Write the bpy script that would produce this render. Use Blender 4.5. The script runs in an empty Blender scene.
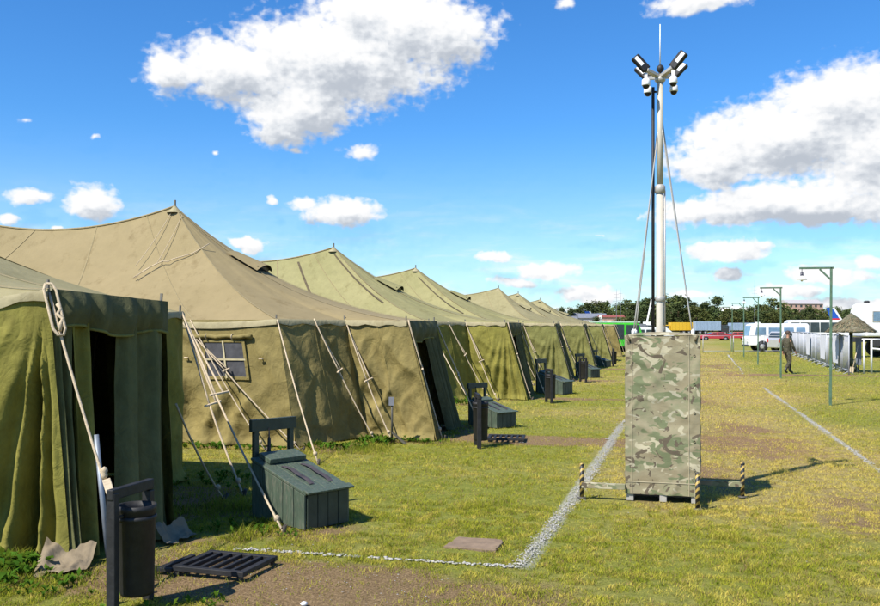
import bpy, bmesh, math, random
import numpy as np
from mathutils import Vector, Matrix
random.seed(7); RNG = np.random.default_rng(11)
S = bpy.context.scene
COL = S.collection
PI = math.pi
R = math.radians
CAM_H = 1.9; FOC = 900.0; YAW = math.atan(250 / FOC)
SN, CS = math.sin(YAW), math.cos(YAW)

# ------------------------------------------------------------------ helpers
def W(px, t, z=0.0):
    """plan position seen at bearing px (880 wide) at distance t ahead of the viewer"""
    u = (px - 440) / FOC
    return Vector((t * (-SN + u * CS), t * (CS + u * SN), z))

def vnoise(x, y, seed=0):
    x = np.asarray(x, float); y = np.asarray(y, float)
    xi = np.floor(x).astype(np.int64); yi = np.floor(y).astype(np.int64)
    fx = x - xi; fy = y - yi
    fx = fx * fx * (3 - 2 * fx); fy = fy * fy * (3 - 2 * fy)
    def h(a, b):
        n = (a * 374761393 + b * 668265263 + seed * 974634777) & 0x7fffffff
        n = ((n ^ (n >> 13)) * 1274126177) & 0x7fffffff
        return ((n ^ (n >> 16)) & 0xffff) / 65535.0
    return (h(xi, yi) * (1 - fx) + h(xi + 1, yi) * fx) * (1 - fy) + (h(xi, yi + 1) * (1 - fx) + h(xi + 1, yi + 1) * fx) * fy

def fbm(x, y, seed=0, o=4, g=.5):
    s = 0; a = 1; n = 0
    for k in range(o):
        s = s + a * vnoise(np.asarray(x) * 2 ** k, np.asarray(y) * 2 ** k, seed + k * 17); n += a; a *= g
    return s / n

def sstep(a, b, x):
    t = np.clip((np.asarray(x, float) - a) / (b - a), 0, 1)
    return t * t * (3 - 2 * t)

def wloc(o):
    v = Vector((0, 0, 0))
    while o is not None:
        v = v + o.location; o = o.parent
    return v

def link(o, parent=None):
    COL.objects.link(o)
    if parent is not None: o.parent = parent
    return o

def tag(o, label=None, cat=None, group=None, kind=None):
    if label: o['label'] = label
    if cat: o['category'] = cat
    if group: o['group'] = group
    if kind: o['kind'] = kind
    return o

def empty(name, loc, label=None, cat=None, group=None):
    o = bpy.data.objects.new(name, None); o.empty_display_size = .2
    o.location = loc; COL.objects.link(o)
    return tag(o, label, cat, group)

def kids(o): return [c for c in o.children]

def copy_tree(o, parent=None):
    c = o.copy(); COL.objects.link(c)
    if parent is not None: c.parent = parent
    for ch in kids(o): copy_tree(ch, c)
    return c

class MB:
    def __init__(s): s.v = []; s.f = []; s.sm = []
    def add(s, vs, fs, smooth=False):
        n = len(s.v); s.v += [tuple(p) for p in vs]
        s.f += [tuple(i + n for i in f) for f in fs]; s.sm += [smooth] * len(fs); return s
    def box(s, c, d, rot=None, taper=1.0):
        c = Vector(c); hx, hy, hz = d[0] / 2, d[1] / 2, d[2] / 2
        vs = []
        for z in (-1, 1):
            k = taper if z > 0 else 1
            for x, y in ((-1, -1), (1, -1), (1, 1), (-1, 1)):
                p = Vector((x * hx * k, y * hy * k, z * hz))
                if rot is not None: p = rot @ p
                vs.append(c + p)
        return s.add(vs, [(3, 2, 1, 0), (4, 5, 6, 7), (0, 1, 5, 4), (1, 2, 6, 5), (2, 3, 7, 6), (3, 0, 4, 7)])
    def beam(s, a, b, w, h, up=(0, 0, 1)):
        a = Vector(a); b = Vector(b); d = (b - a); L = d.length; d.normalize()
        u = Vector(up)
        if abs(d.dot(u)) > .98: u = Vector((0, 1, 0))
        x = d.cross(u).normalized(); u = x.cross(d).normalized()
        rot = Matrix((x, d, u)).transposed()
        return s.box((a + b) / 2, (w, L, h), rot)
    def tube(s, pts, r, seg=6, r2=None, smooth=True):
        pts = [Vector(p) for p in pts]; n = len(pts); vs = []; fs = []
        prev = None
        for i, p in enumerate(pts):
            d = (pts[min(i + 1, n - 1)] - pts[max(i - 1, 0)]).normalized()
            if prev is None:
                u = Vector((0, 0, 1)) if abs(d.z) < .9 else Vector((1, 0, 0))
                x = d.cross(u).normalized()
            else:
                x = (prev - d * prev.dot(d)).normalized()
            prev = x; y = d.cross(x)
            rr = r if r2 is None else r + (r2 - r) * i / (n - 1)
            for k in range(seg):
                a = 2 * PI * k / seg
                vs.append(p + (x * math.cos(a) + y * math.sin(a)) * rr)
        for i in range(n - 1):
            for k in range(seg):
                k2 = (k + 1) % seg
                fs.append((i * seg + k, i * seg + k2, (i + 1) * seg + k2, (i + 1) * seg + k))
        s.add(vs, fs, smooth)
        m = len(s.v) - len(vs)
        s.f += [tuple(m + k for k in range(seg))[::-1], tuple(m + (n - 1) * seg + k for k in range(seg))]; s.sm += [False, False]
        return s
    def lathe(s, c, prof, seg=20, axis='z', smooth=True):
        c = Vector(c); vs = []; fs = []; n = len(prof)
        for r, z in prof:
            for k in range(seg):
                a = 2 * PI * k / seg; p = (r * math.cos(a), r * math.sin(a), z)
                if axis == 'x': p = (p[2], p[0], p[1])
                if axis == 'y': p = (p[1], p[2], p[0])
                vs.append(c + Vector(p))
        for i in range(n - 1):
            for k in range(seg):
                k2 = (k + 1) % seg
                fs.append((i * seg + k, i * seg + k2, (i + 1) * seg + k2, (i + 1) * seg + k))
        return s.add(vs, fs, smooth)
    def grid(s, P, smooth=True):
        P = np.asarray(P); nu, nv = P.shape[:2]
        vs = P.reshape(-1, 3).tolist()
        fs = [(i * nv + j, (i + 1) * nv + j, (i + 1) * nv + j + 1, i * nv + j + 1) for i in range(nu - 1) for j in range(nv - 1)]
        return s.add(vs, fs, smooth)
    def prism(s, poly, y0, y1, xf=lambda x, y, z: (x, y, z)):
        n = len(poly)
        vs = [xf(x, y0, z) for x, z in poly] + [xf(x, y1, z) for x, z in poly]
        fs = [tuple(range(n)), tuple(range(2 * n - 1, n - 1, -1))] + [(i, i + n, (i + 1) % n + n, (i + 1) % n) for i in range(n)]
        return s.add(vs, fs)
    def build(s, name, mat, parent=None, origin=None, bevel=0, segs=2, fixn=True):
        me = bpy.data.meshes.new(name)
        off = wloc(parent) if parent is not None else Vector(origin if origin is not None else (0, 0, 0))
        a = np.array(s.v, float) - np.array(off)
        me.from_pydata(a.tolist(), [], s.f)
        me.polygons.foreach_set('use_smooth', np.array(s.sm, bool))
        me.update()
        if fixn:
            bm = bmesh.new(); bm.from_mesh(me); bmesh.ops.recalc_face_normals(bm, faces=bm.faces[:]); bm.to_mesh(me); bm.free()
        for m in (mat if isinstance(mat, (list, tuple)) else [mat]): me.materials.append(m)
        o = bpy.data.objects.new(name, me); link(o, parent)
        if parent is None: o.location = off
        if bevel:
            b = o.modifiers.new('bevel', 'BEVEL'); b.width = bevel; b.segments = segs; b.limit_method = 'ANGLE'
        return o

# ------------------------------------------------------------------ materials
def newmat(name):
    m = bpy.data.materials.new(name); m.use_nodes = True
    nt = m.node_tree; return m, nt, nt.nodes['Principled BSDF']

def ramp(nt, fac, stops, interp='LINEAR'):
    r = nt.nodes.new('ShaderNodeValToRGB'); r.color_ramp.interpolation = interp
    e = r.color_ramp.elements
    while len(e) < len(stops): e.new(.5)
    for i, (p, c) in enumerate(stops):
        e[i].position = p; e[i].color = (*c, 1) if len(c) == 3 else c
    nt.links.new(fac, r.inputs[0]); return r

def noise(nt, vec, scale, detail=4, rough=.5, dist=0):
    n = nt.nodes.new('ShaderNodeTexNoise'); n.inputs['Scale'].default_value = scale
    n.inputs['Detail'].default_value = detail; n.inputs['Roughness'].default_value = rough
    n.inputs['Distortion'].default_value = dist
    if vec is not None: nt.links.new(vec, n.inputs['Vector'])
    return n

def mapping(nt, scale=(1, 1, 1), loc=(0, 0, 0), rot=(0, 0, 0), kind='Object'):
    tc = nt.nodes.new('ShaderNodeTexCoord'); mp = nt.nodes.new('ShaderNodeMapping')
    mp.inputs['Scale'].default_value = scale; mp.inputs['Location'].default_value = loc; mp.inputs['Rotation'].default_value = rot
    nt.links.new(tc.outputs[kind], mp.inputs['Vector']); return mp.outputs[0]

def mixc(nt, fac, a, b, mode='MIX'):
    m = nt.nodes.new('ShaderNodeMix'); m.data_type = 'RGBA'; m.blend_type = mode
    for s, x in ((0, fac), (6, a), (7, b)):
        if hasattr(x, 'links') or isinstance(x, bpy.types.NodeSocket): nt.links.new(x, m.inputs[s])
        elif s == 0: m.inputs[0].default_value = x
        else: m.inputs[s].default_value = (*x, 1)
    return m.outputs[2]

def bump(nt, h, strength, dist, bs):
    b = nt.nodes.new('ShaderNodeBump'); b.inputs['Strength'].default_value = strength; b.inputs['Distance'].default_value = dist
    nt.links.new(h, b.inputs['Height']); nt.links.new(b.outputs[0], bs.inputs['Normal']); return b

def pm(name, col, rough=.6, metal=0., var=.18, scale=6., bstr=0., bscale=60., stretch=(1, 1, 1), dirt=None, dscale=3.):
    m, nt, bs = newmat(name)
    v = mapping(nt, stretch)
    n = noise(nt, v, scale, 6, .6)
    lo = tuple(c * (1 - var) for c in col); hi = tuple(min(1, c * (1 + var)) for c in col)
    out = ramp(nt, n.outputs[0], [(.3, lo), (.7, hi)]).outputs[0]
    if dirt:
        n2 = noise(nt, v, dscale, 8, .7)
        f = ramp(nt, n2.outputs[0], [(.52, (0, 0, 0)), (.72, (1, 1, 1))])
        out = mixc(nt, f.outputs[0], out, dirt)
    nt.links.new(out, bs.inputs['Base Color'])
    bs.inputs['Roughness'].default_value = rough; bs.inputs['Metallic'].default_value = metal
    if bstr:
        n3 = noise(nt, v, bscale, 4, .6); bump(nt, n3.outputs[0], bstr, .01, bs)
    return m

def canvas(name, col, pale, seed=0., wr=.5, mott=1.0, gloss=.85):
    """woven tent cloth: mottled, sun bleached in patches, with creases"""
    m, nt, bs = newmat(name)
    v = mapping(nt, (1, 1, 1), (seed, seed * .7, 0))
    n1 = noise(nt, v, .9, 5, .6); n2 = noise(nt, v, 5, 8, .7)
    c = ramp(nt, n1.outputs[0], [(.3, col), (.7, pale)]).outputs[0]
    f2 = ramp(nt, n2.outputs[0], [(.35, (1 - .2 * mott,) * 3), (.65, (1 + .1 * mott,) * 3)])
    c = mixc(nt, 1.0, c, f2.outputs[0], 'MULTIPLY')
    n4 = noise(nt, mapping(nt, (1, 1, .25)), 3.2, 8, .72)
    f4 = ramp(nt, n4.outputs[0], [(.55, (1, 1, 1)), (.74, (.66, .62, .54))])
    c = mixc(nt, 1.0, c, f4.outputs[0], 'MULTIPLY')
    nt.links.new(c, bs.inputs['Base Color']); bs.inputs['Roughness'].default_value = gloss
    bs.inputs['Specular IOR Level'].default_value = .25
    nw = noise(nt, v, 6, 5, .55, 1.2); nf = noise(nt, v, 260, 2, .5)
    ad = nt.nodes.new('ShaderNodeMath'); ad.operation = 'MULTIPLY_ADD'; ad.inputs[1].default_value = .06
    nt.links.new(nf.outputs[0], ad.inputs[0]); nt.links.new(nw.outputs[0], ad.inputs[2])
    nr = noise(nt, mapping(nt, (1, 1, .7), (seed * 2, 0, seed), (0, .5, .2)), 2.3, 3, .5, .8)
    ab = nt.nodes.new('ShaderNodeMath'); ab.operation = 'SUBTRACT'; ab.inputs[1].default_value = .5; nt.links.new(nr.outputs[0], ab.inputs[0])
    ab2 = nt.nodes.new('ShaderNodeMath'); ab2.operation = 'ABSOLUTE'; nt.links.new(ab.outputs[0], ab2.inputs[0])
    ab3 = nt.nodes.new('ShaderNodeMath'); ab3.operation = 'MULTIPLY_ADD'; ab3.inputs[1].default_value = 2.2; nt.links.new(ab2.outputs[0], ab3.inputs[0]); nt.links.new(ad.outputs[0], ab3.inputs[2])
    bump(nt, ab3.outputs[0], wr, .03, bs)
    return m

def camo(name, k=1.0, sc=1.0):
    m, nt, bs = newmat(name)
    v = mapping(nt, (sc, sc, 1.7 * sc)); v2 = mapping(nt, (sc, sc, 1.9 * sc), (4.1, 2.3, 7.7)); v3 = mapping(nt, (sc * 1.2, sc, 1.35 * sc), (9.1, 5, 1.7), (0, .35, 0))
    T = lambda c: tuple(x * k for x in c)
    n = noise(nt, v, 3.0, 3, .5, .4)
    c = ramp(nt, n.outputs[0], [(.36, T((.215, .18, .11))), (.5, T((.25, .22, .14))), (.62, T((.19, .19, .11)))]).outputs[0]
    a = noise(nt, v2, 3.8, 2.5, .5, .9)
    f = ramp(nt, a.outputs[0], [(.555, (0, 0, 0)), (.575, (1, 1, 1))])
    c = mixc(nt, f.outputs[0], c, T((.135, .152, .08)))
    b = noise(nt, v, 4.4, 2.2, .5, 1.0)
    f = ramp(nt, b.outputs[0], [(.385, (1, 1, 1)), (.405, (0, 0, 0))])
    c = mixc(nt, f.outputs[0], c, T((.37, .335, .23)))
    d = noise(nt, v3, 4.2, 3.0, .55, 1.6)
    f = ramp(nt, d.outputs[0], [(.60, (0, 0, 0)), (.615, (1, 1, 1))])
    c = mixc(nt, f.outputs[0], c, T((.10, .08, .055)))
    e = noise(nt, v2, 7, 2.0, .5, .8)
    f = ramp(nt, e.outputs[0], [(.335, (1, 1, 1)), (.35, (0, 0, 0))])
    c = mixc(nt, f.outputs[0], c, T((.32, .295, .21)))
    nt.links.new(c, bs.inputs['Base Color']); bs.inputs['Roughness'].default_value = .85; bs.inputs['Specular IOR Level'].default_value = .2
    nf = noise(nt, v, 9, 5, .6); bump(nt, nf.outputs[0], .25, .02, bs)
    return m

M = {}
M['roof_tan'] = canvas('roof canvas tan', (.228, .18, .088), (.26, .205, .105), 1.3, .06, .3)
M['roof_green'] = canvas('roof canvas green', (.225, .21, .09), (.275, .25, .115), 5.1, .15, .5)
M['roof_grey'] = canvas('roof canvas khaki', (.23, .205, .10), (.285, .25, .13), 8.4, .15, .5)
M['wall'] = canvas('wall canvas olive', (.185, .17, .031), (.235, .21, .046), 2.2, .6)
M['wall_b'] = canvas('wall canvas khaki olive', (.185, .148, .05), (.238, .19, .068), 7.9, .6)
M['wall_c'] = canvas('wall canvas green', (.15, .15, .044), (.20, .195, .062), 3.9, .6)
M['curtain'] = canvas('door curtain canvas', (.078, .080, .034), (.108, .108, .049), 4.4, .5)
M['curtain_olive_lit'] = canvas('sunlit olive door canvas', (.105, .108, .04), (.14, .138, .056), 1.4, .5)  # greener olive, with the light on the nearest flap also mixed into the colour
M['hem'] = canvas('bleached hem canvas', (.29, .255, .145), (.37, .32, .19), 6.2, .3)
M['strap'] = pm('dark roof strap', (.11, .085, .045), .9, var=.3, scale=14)
M['seam'] = pm('seam stitching', (.25, .20, .10), .9, var=.2, scale=20)
M['skirt'] = canvas('ground cloth', (.17, .135, .085), (.24, .19, .125), 9.5, .5)
M['rope'] = pm('hemp rope', (.50, .40, .27), .9, var=.2, scale=60, bstr=.6, bscale=200)
M['rope_dark'] = pm('weathered rope', (.46, .37, .25), .9, var=.25, scale=60, bstr=.6, bscale=200)
M['toggle'] = pm('bare wood', (.58, .46, .31), .75, var=.25, scale=12, stretch=(1, 1, 6), bstr=.3)
M['peg'] = pm('dark peg', (.05, .04, .03), .7, var=.3)
M['pole_dark'] = pm('dark pole', (.07, .065, .05), .6, var=.3)
M['pole_grey'] = pm('grey pole', (.22, .25, .29), .45, .3, var=.2)
M['window'] = pm('window gauze', (.055, .055, .06), .5, var=.35, scale=9)
M['window_frame'] = pm('window frame webbing', (.46, .40, .24), .9, var=.15)
M['black'] = pm('black paint', (.010, .010, .011), .62, var=.5, scale=10, bstr=.25, bscale=30, dirt=(.022, .02, .018), dscale=5)
M['crate'] = pm('green painted planks', (.06, .085, .058), .55, var=.28, scale=7, stretch=(5, 5, .9), bstr=.5, bscale=18, dirt=(.16, .15, .115), dscale=9)
M['crate_dark'] = pm('dark green paint and shade', (.03, .043, .032), .5, var=.3, scale=8, bstr=.3, bscale=25)  # post and frame paint; also the shade on the crates' low end panel
M['leather'] = pm('worn leather strap', (.055, .045, .045), .6, var=.4, scale=20, bstr=.4)
M['lamp_green'] = pm('green post paint', (.075, .14, .085), .5, var=.3, scale=9, bstr=.2, dirt=(.12, .11, .07))
M['enamel'] = pm('white enamel', (.78, .78, .76), .3, var=.06)
M['socket'] = pm('lamp socket', (.03, .03, .05), .4)
M['bulb'] = pm('bulb glass', (.8, .8, .78), .1)
M['mast'] = pm('ivory mast paint', (.47, .43, .35), .4, var=.1, scale=6)
M['mast_grey'] = pm('grey bracket', (.42, .40, .36), .4, .2, var=.15)
M['white_paint'] = pm('white paint', (.75, .75, .74), .4, var=.07, scale=3)
M['led'] = pm('floodlight glass', (.88, .88, .86), .15, var=.03)
M['dome'] = pm('black dome', (.01, .01, .012), .08)
M['camo'] = camo('camouflage cover', 1.12, 1.0)
M['cover_seam'] = pm('cover seam', (.30, .26, .17), .9)
M['camo_man'] = camo('camouflage uniform', .3, 3.0)
M['pipe_white'] = pm('white pipe', (.72, .72, .70), .45, var=.12, scale=4, dirt=(.4, .36, .3))
M['barrier'] = pm('galvanised barrier', (.36, .37, .40), .6, .0, var=.12)
M['panel_white'] = pm('white banner cloth', (.55, .55, .58), .8, var=.05)
M['glass'] = pm('dark vehicle glass', (.03, .045, .055), .08, var=.3, scale=1.5)
M['glass_blue'] = pm('sky tinted glass', (.16, .26, .36), .08, var=.3, scale=1.5)
M['tyre'] = pm('tyre rubber', (.02, .02, .02), .85)
M['rim'] = pm('wheel rim', (.5, .5, .5), .35, .5)
M['red'] = pm('red car paint', (.42, .035, .05), .25, var=.1)
M['taillight'] = pm('red lens', (.5, .01, .02), .15)
M['headlight'] = pm('clear lens', (.7, .72, .75), .1)
M['silver'] = pm('silver car paint', (.52, .52, .53), .25, .4, var=.06)
M['green_van'] = pm('bright green paint', (.06, .52, .03), .35, var=.12)
M['mint'] = pm('pale mint roof', (.62, .78, .62), .4, var=.05)
M['yellow'] = pm('yellow paint', (.62, .38, .02), .5, var=.15)
M['orange'] = pm('rust orange paint', (.30, .085, .03), .6, var=.25)
M['bluegrey'] = pm('blue grey sheeting', (.25, .33, .44), .6, var=.2, scale=3, stretch=(3, 3, .5))
M['darkgrey'] = pm('dark chassis', (.03, .03, .032), .7)
M['concrete'] = pm('house render', (.38, .36, .36), .8, var=.12, scale=2)
M['pink'] = pm('pink render', (.52, .33, .27), .8, var=.12, scale=2)
M['slate'] = pm('grey roofing', (.16, .17, .20), .8, var=.2, scale=2)
M['redroof'] = pm('red roofing', (.24, .06, .045), .8, var=.2, scale=2)
M['flag_blue'] = pm('blue livery', (.015, .085, .42), .35, var=.05)
M['skin'] = pm('skin', (.42, .23, .15), .55, var=.1)
M['hair'] = pm('brown hair', (.05, .03, .02), .7)
M['boot'] = pm('black boot', (.02, .018, .016), .5)
M['stone'] = pm('flat stone', (.20, .14, .09), .9, var=.25, scale=8, bstr=.5, bscale=30)
M['pebble'] = pm('chalk stone', (.36, .345, .31), .9, var=.4, scale=25, bstr=.3)
M['pebble_grey'] = pm('grey stone', (.35, .33, .31), .85, var=.3, scale=25, bstr=.3)
M['bark'] = pm('bark', (.12, .075, .045), .9, var=.3, scale=6, stretch=(1, 1, .2))

def stripes_mat(name, a, b, scale, rot):
    m, nt, bs = newmat(name)
    v = mapping(nt, (1, 1, 1), (0, 0, 0), rot)
    w = nt.nodes.new('ShaderNodeTexWave'); w.wave_type = 'BANDS'; w.bands_direction = 'Z'
    w.inputs['Scale'].default_value = scale; w.inputs['Distortion'].default_value = .15
    nt.links.new(v, w.inputs['Vector'])
    c = ramp(nt, w.outputs['Fac'], [(.60, a), (.66, b)]).outputs[0]
    n = noise(nt, v, 30, 4); c = mixc(nt, .12, c, n.outputs['Color'], 'MULTIPLY')
    nt.links.new(c, bs.inputs['Base Color']); bs.inputs['Roughness'].default_value = .5
    return m
M['hazard'] = stripes_mat('hazard striped post', (.02, .02, .018), (.42, .29, .07), 6.5, (R(35), R(35), 0))

def leafmat(name, a, b, attr=None, trans=.3):
    m, nt, bs = newmat(name)
    oi = nt.nodes.new('ShaderNodeObjectInfo'); v = mapping(nt)
    n = noise(nt, v, .9, 4, .6)
    c = ramp(nt, n.outputs[0], [(.35, a), (.65, b)]).outputs[0]
    hs = nt.nodes.new('ShaderNodeHueSaturation')
    mr = nt.nodes.new('ShaderNodeMapRange'); mr.inputs[3].default_value = .7; mr.inputs[4].default_value = 1.35
    nt.links.new(oi.outputs['Random'], mr.inputs[0]); nt.links.new(mr.outputs[0], hs.inputs['Value'])
    mr2 = nt.nodes.new('ShaderNodeMapRange'); mr2.inputs[3].default_value = .475; mr2.inputs[4].default_value = .51
    nt.links.new(oi.outputs['Random'], mr2.inputs[0]); nt.links.new(mr2.outputs[0], hs.inputs['Hue'])
    nt.links.new(c, hs.inputs['Color'])
    nt.links.new(hs.outputs[0], bs.inputs['Base Color']); bs.inputs['Roughness'].default_value = .8; bs.inputs['Specular IOR Level'].default_value = .15
    return m
M['leaf_pine'] = leafmat('conifer foliage', (.035, .055, .018), (.085, .11, .035))
M['leaf_birch'] = leafmat('broadleaf foliage', (.06, .08, .02), (.12, .135, .04))

# ------------------------------------------------------------------ tents
def lerp(a, b, t): return a + (b - a) * t

def wall_pts(At, Bt, Ab, Bb, nu, nv, fold='soft', seed=0, amp=1.0, hem=True, mask=None):
    At, Bt, Ab, Bb = [np.array(p, float) for p in (At, Bt, Ab, Bb)]
    u, v = np.meshgrid(np.linspace(0, 1, nu), np.linspace(0, 1, nv), indexing='ij')
    top = At + (Bt - At) * u[..., None]; bot = Ab + (Bb - Ab) * u[..., None]
    P = top + (bot - top) * v[..., None]
    d = Bb - Ab; L = np.hypot(d[0], d[1]); n = np.array([d[1], -d[0], 0]) / L
    x = u * L; z = (1 - v) * 2.0
    disp = .035 * (fbm(x * 1.1 + seed * 3.1, z * .8, seed) - .5) * 2
    disp = disp + .05 * (fbm(x * 2.6 + z * 1.1, z * .7 - x * .3, seed + 5, 3) - .5) * np.minimum(1, v * 2.5)
    rg = 1 - np.abs(2 * fbm(x * 1.0 + z * .75 + seed, z * .9 - x * .55, seed + 50, 2) - 1); rg2 = 1 - np.abs(2 * fbm(x * 2.3 - z * .9, z * 1.2 + x * .4 + seed, seed + 51, 2) - 1)
    disp = disp + (.045 * np.clip(rg - .72, 0, 1) / .28 + .028 * np.clip(rg2 - .72, 0, 1) / .28) * np.minimum(1, v * 4)
    if fold in ('fan', 'fan_strong'):
        xx = (1 - u) * L; yy = v * 2.0
        phi = np.arctan2(xx, yy + .12); r = np.sqrt(xx ** 2 + yy ** 2)
        g = 0
        lst = [(.13, .035, .6), (.24, .045, 1.0), (.38, .05, .7), (.52, .06, .5), (.72, .08, .3)]
        if fold == 'fan_strong': lst = [(.10, .03, .5), (.205, .038, 1.25), (.33, .05, .35)]
        rr = random.Random(seed)
        for p, w_, a_ in lst:
            p += rr.uniform(-.03, .03) if fold == 'fan' else 0
            g = g + a_ * np.exp(-((phi - p) / w_) ** 2)
        disp = disp - amp * .105 * np.clip(r, 0, 1.7) * g * sstep(.03, .35, v)
    elif fold == 'diag':   # creases dragged from an upper corner towards the far foot
        q = (x * .75 - z * .66)
        disp = disp + amp * .085 * (1 - 2.2 * np.abs(np.sin(q * 5.5 + 5 * fbm(x, z, seed + 2)))) * sstep(.25, .7, v) * (.35 + fbm(x * 1.5, z * 1.5, seed + 9))
        disp = disp + amp * .05 * (1 - 2 * np.abs(np.sin((x * .8 + z * .6) * 4.5 + 4 * fbm(x, z, seed + 3)))) * sstep(.0, .2, v)
    else:
        q = x + .25 * z * (u - .5)
        disp = disp + amp * .045 * np.sin(q * 6.5 + 5 * fbm(x * .8, z * .35, seed + 4)) * sstep(.1, 1, v)
        disp = disp + amp * .022 * np.sin(q * 15 + 6 * fbm(x * .9, z * .5, seed + 8)) * sstep(.05, .6, v)
    if mask is not None:
        mu, mv, su, sv = mask
        k = np.clip(1.6 - np.maximum(abs(u - mu) / su, abs(v - mv) / sv), 0, 1)
        disp = disp * (1 - k)
    disp = disp * np.clip(np.minimum(u, 1 - u) * 12 + .12, 0, 1)      # held along the corner seams
    sc = (fbm(x * 2.2, z * 0 + 7, seed + 30) - .4) * .10             # scalloped, slightly uneven foot
    P = P + n * disp[..., None]
    if hem: P = P + n * (sstep(.93, 1, v) * (.04 + sc))[..., None]
    P[..., 2] = np.where(v > .98, np.maximum(P[..., 2], .0) + .012 + np.abs(sc) * .15, P[..., 2])
    return P, n

def rope(mb, a, b, r, sag=.02, seg=6, n=9):
    a = Vector(a); b = Vector(b)
    mb.tube([a.lerp(b, i / n) - Vector((0, 0, sag * 4 * (i / n) * (1 - i / n))) for i in range(n + 1)], r, seg)

def guy(root, a, b, r=.011, double=.5, tog=True, dark=False, split=.08, peg=True, flat=False):
    split = split * 1.2
    """guy line from an eave to its peg: doubled down to a wooden runner, single below"""
    a = Vector(a); b = Vector(b); d = b - a
    side = d.cross(Vector((0, 0, 1))).normalized()
    k = a + d * double
    mb = MB()
    m = M['rope_dark' if dark else 'rope']
    if tog:
        rope(mb, a, k + side * split * .5, r, .01); rope(mb, a + Vector((0, 0, -.02)), k - side * split * .5, r, .015)
        rope(mb, k + side * split * .5, b, r, .03)
    else:
        rope(mb, a, b, r, .07)
    mb.lathe(b + (a - b).normalized() * .18, [(0, -.03), (r * 2.4, -.02), (r * 2.6, .02), (0, .035)], 8)
    o = mb.build('guy_rope', m, root)
    if tog:
        t = MB(); L = max(.075, split * 1.2)
        t.beam(k - side * L - d.normalized() * .03, k + side * L + d.normalized() * .03, .03, .022)
        t.build('rope_runner', M['toggle'], o, bevel=.005)
    if peg:
        p = MB(); out = Vector((d.x, d.y, 0)).normalized()
        p.tube([b - Vector((0, 0, .12)) - out * .03, b + Vector((0, 0, .07)) + out * .05], .018, 6)
        p.tube([b + Vector((0, 0, .05)) + out * .01, b + Vector((0, 0, .02)) - out * .04], .01, 5)
        p.build('peg', M['peg'], o)
    return o

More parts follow.
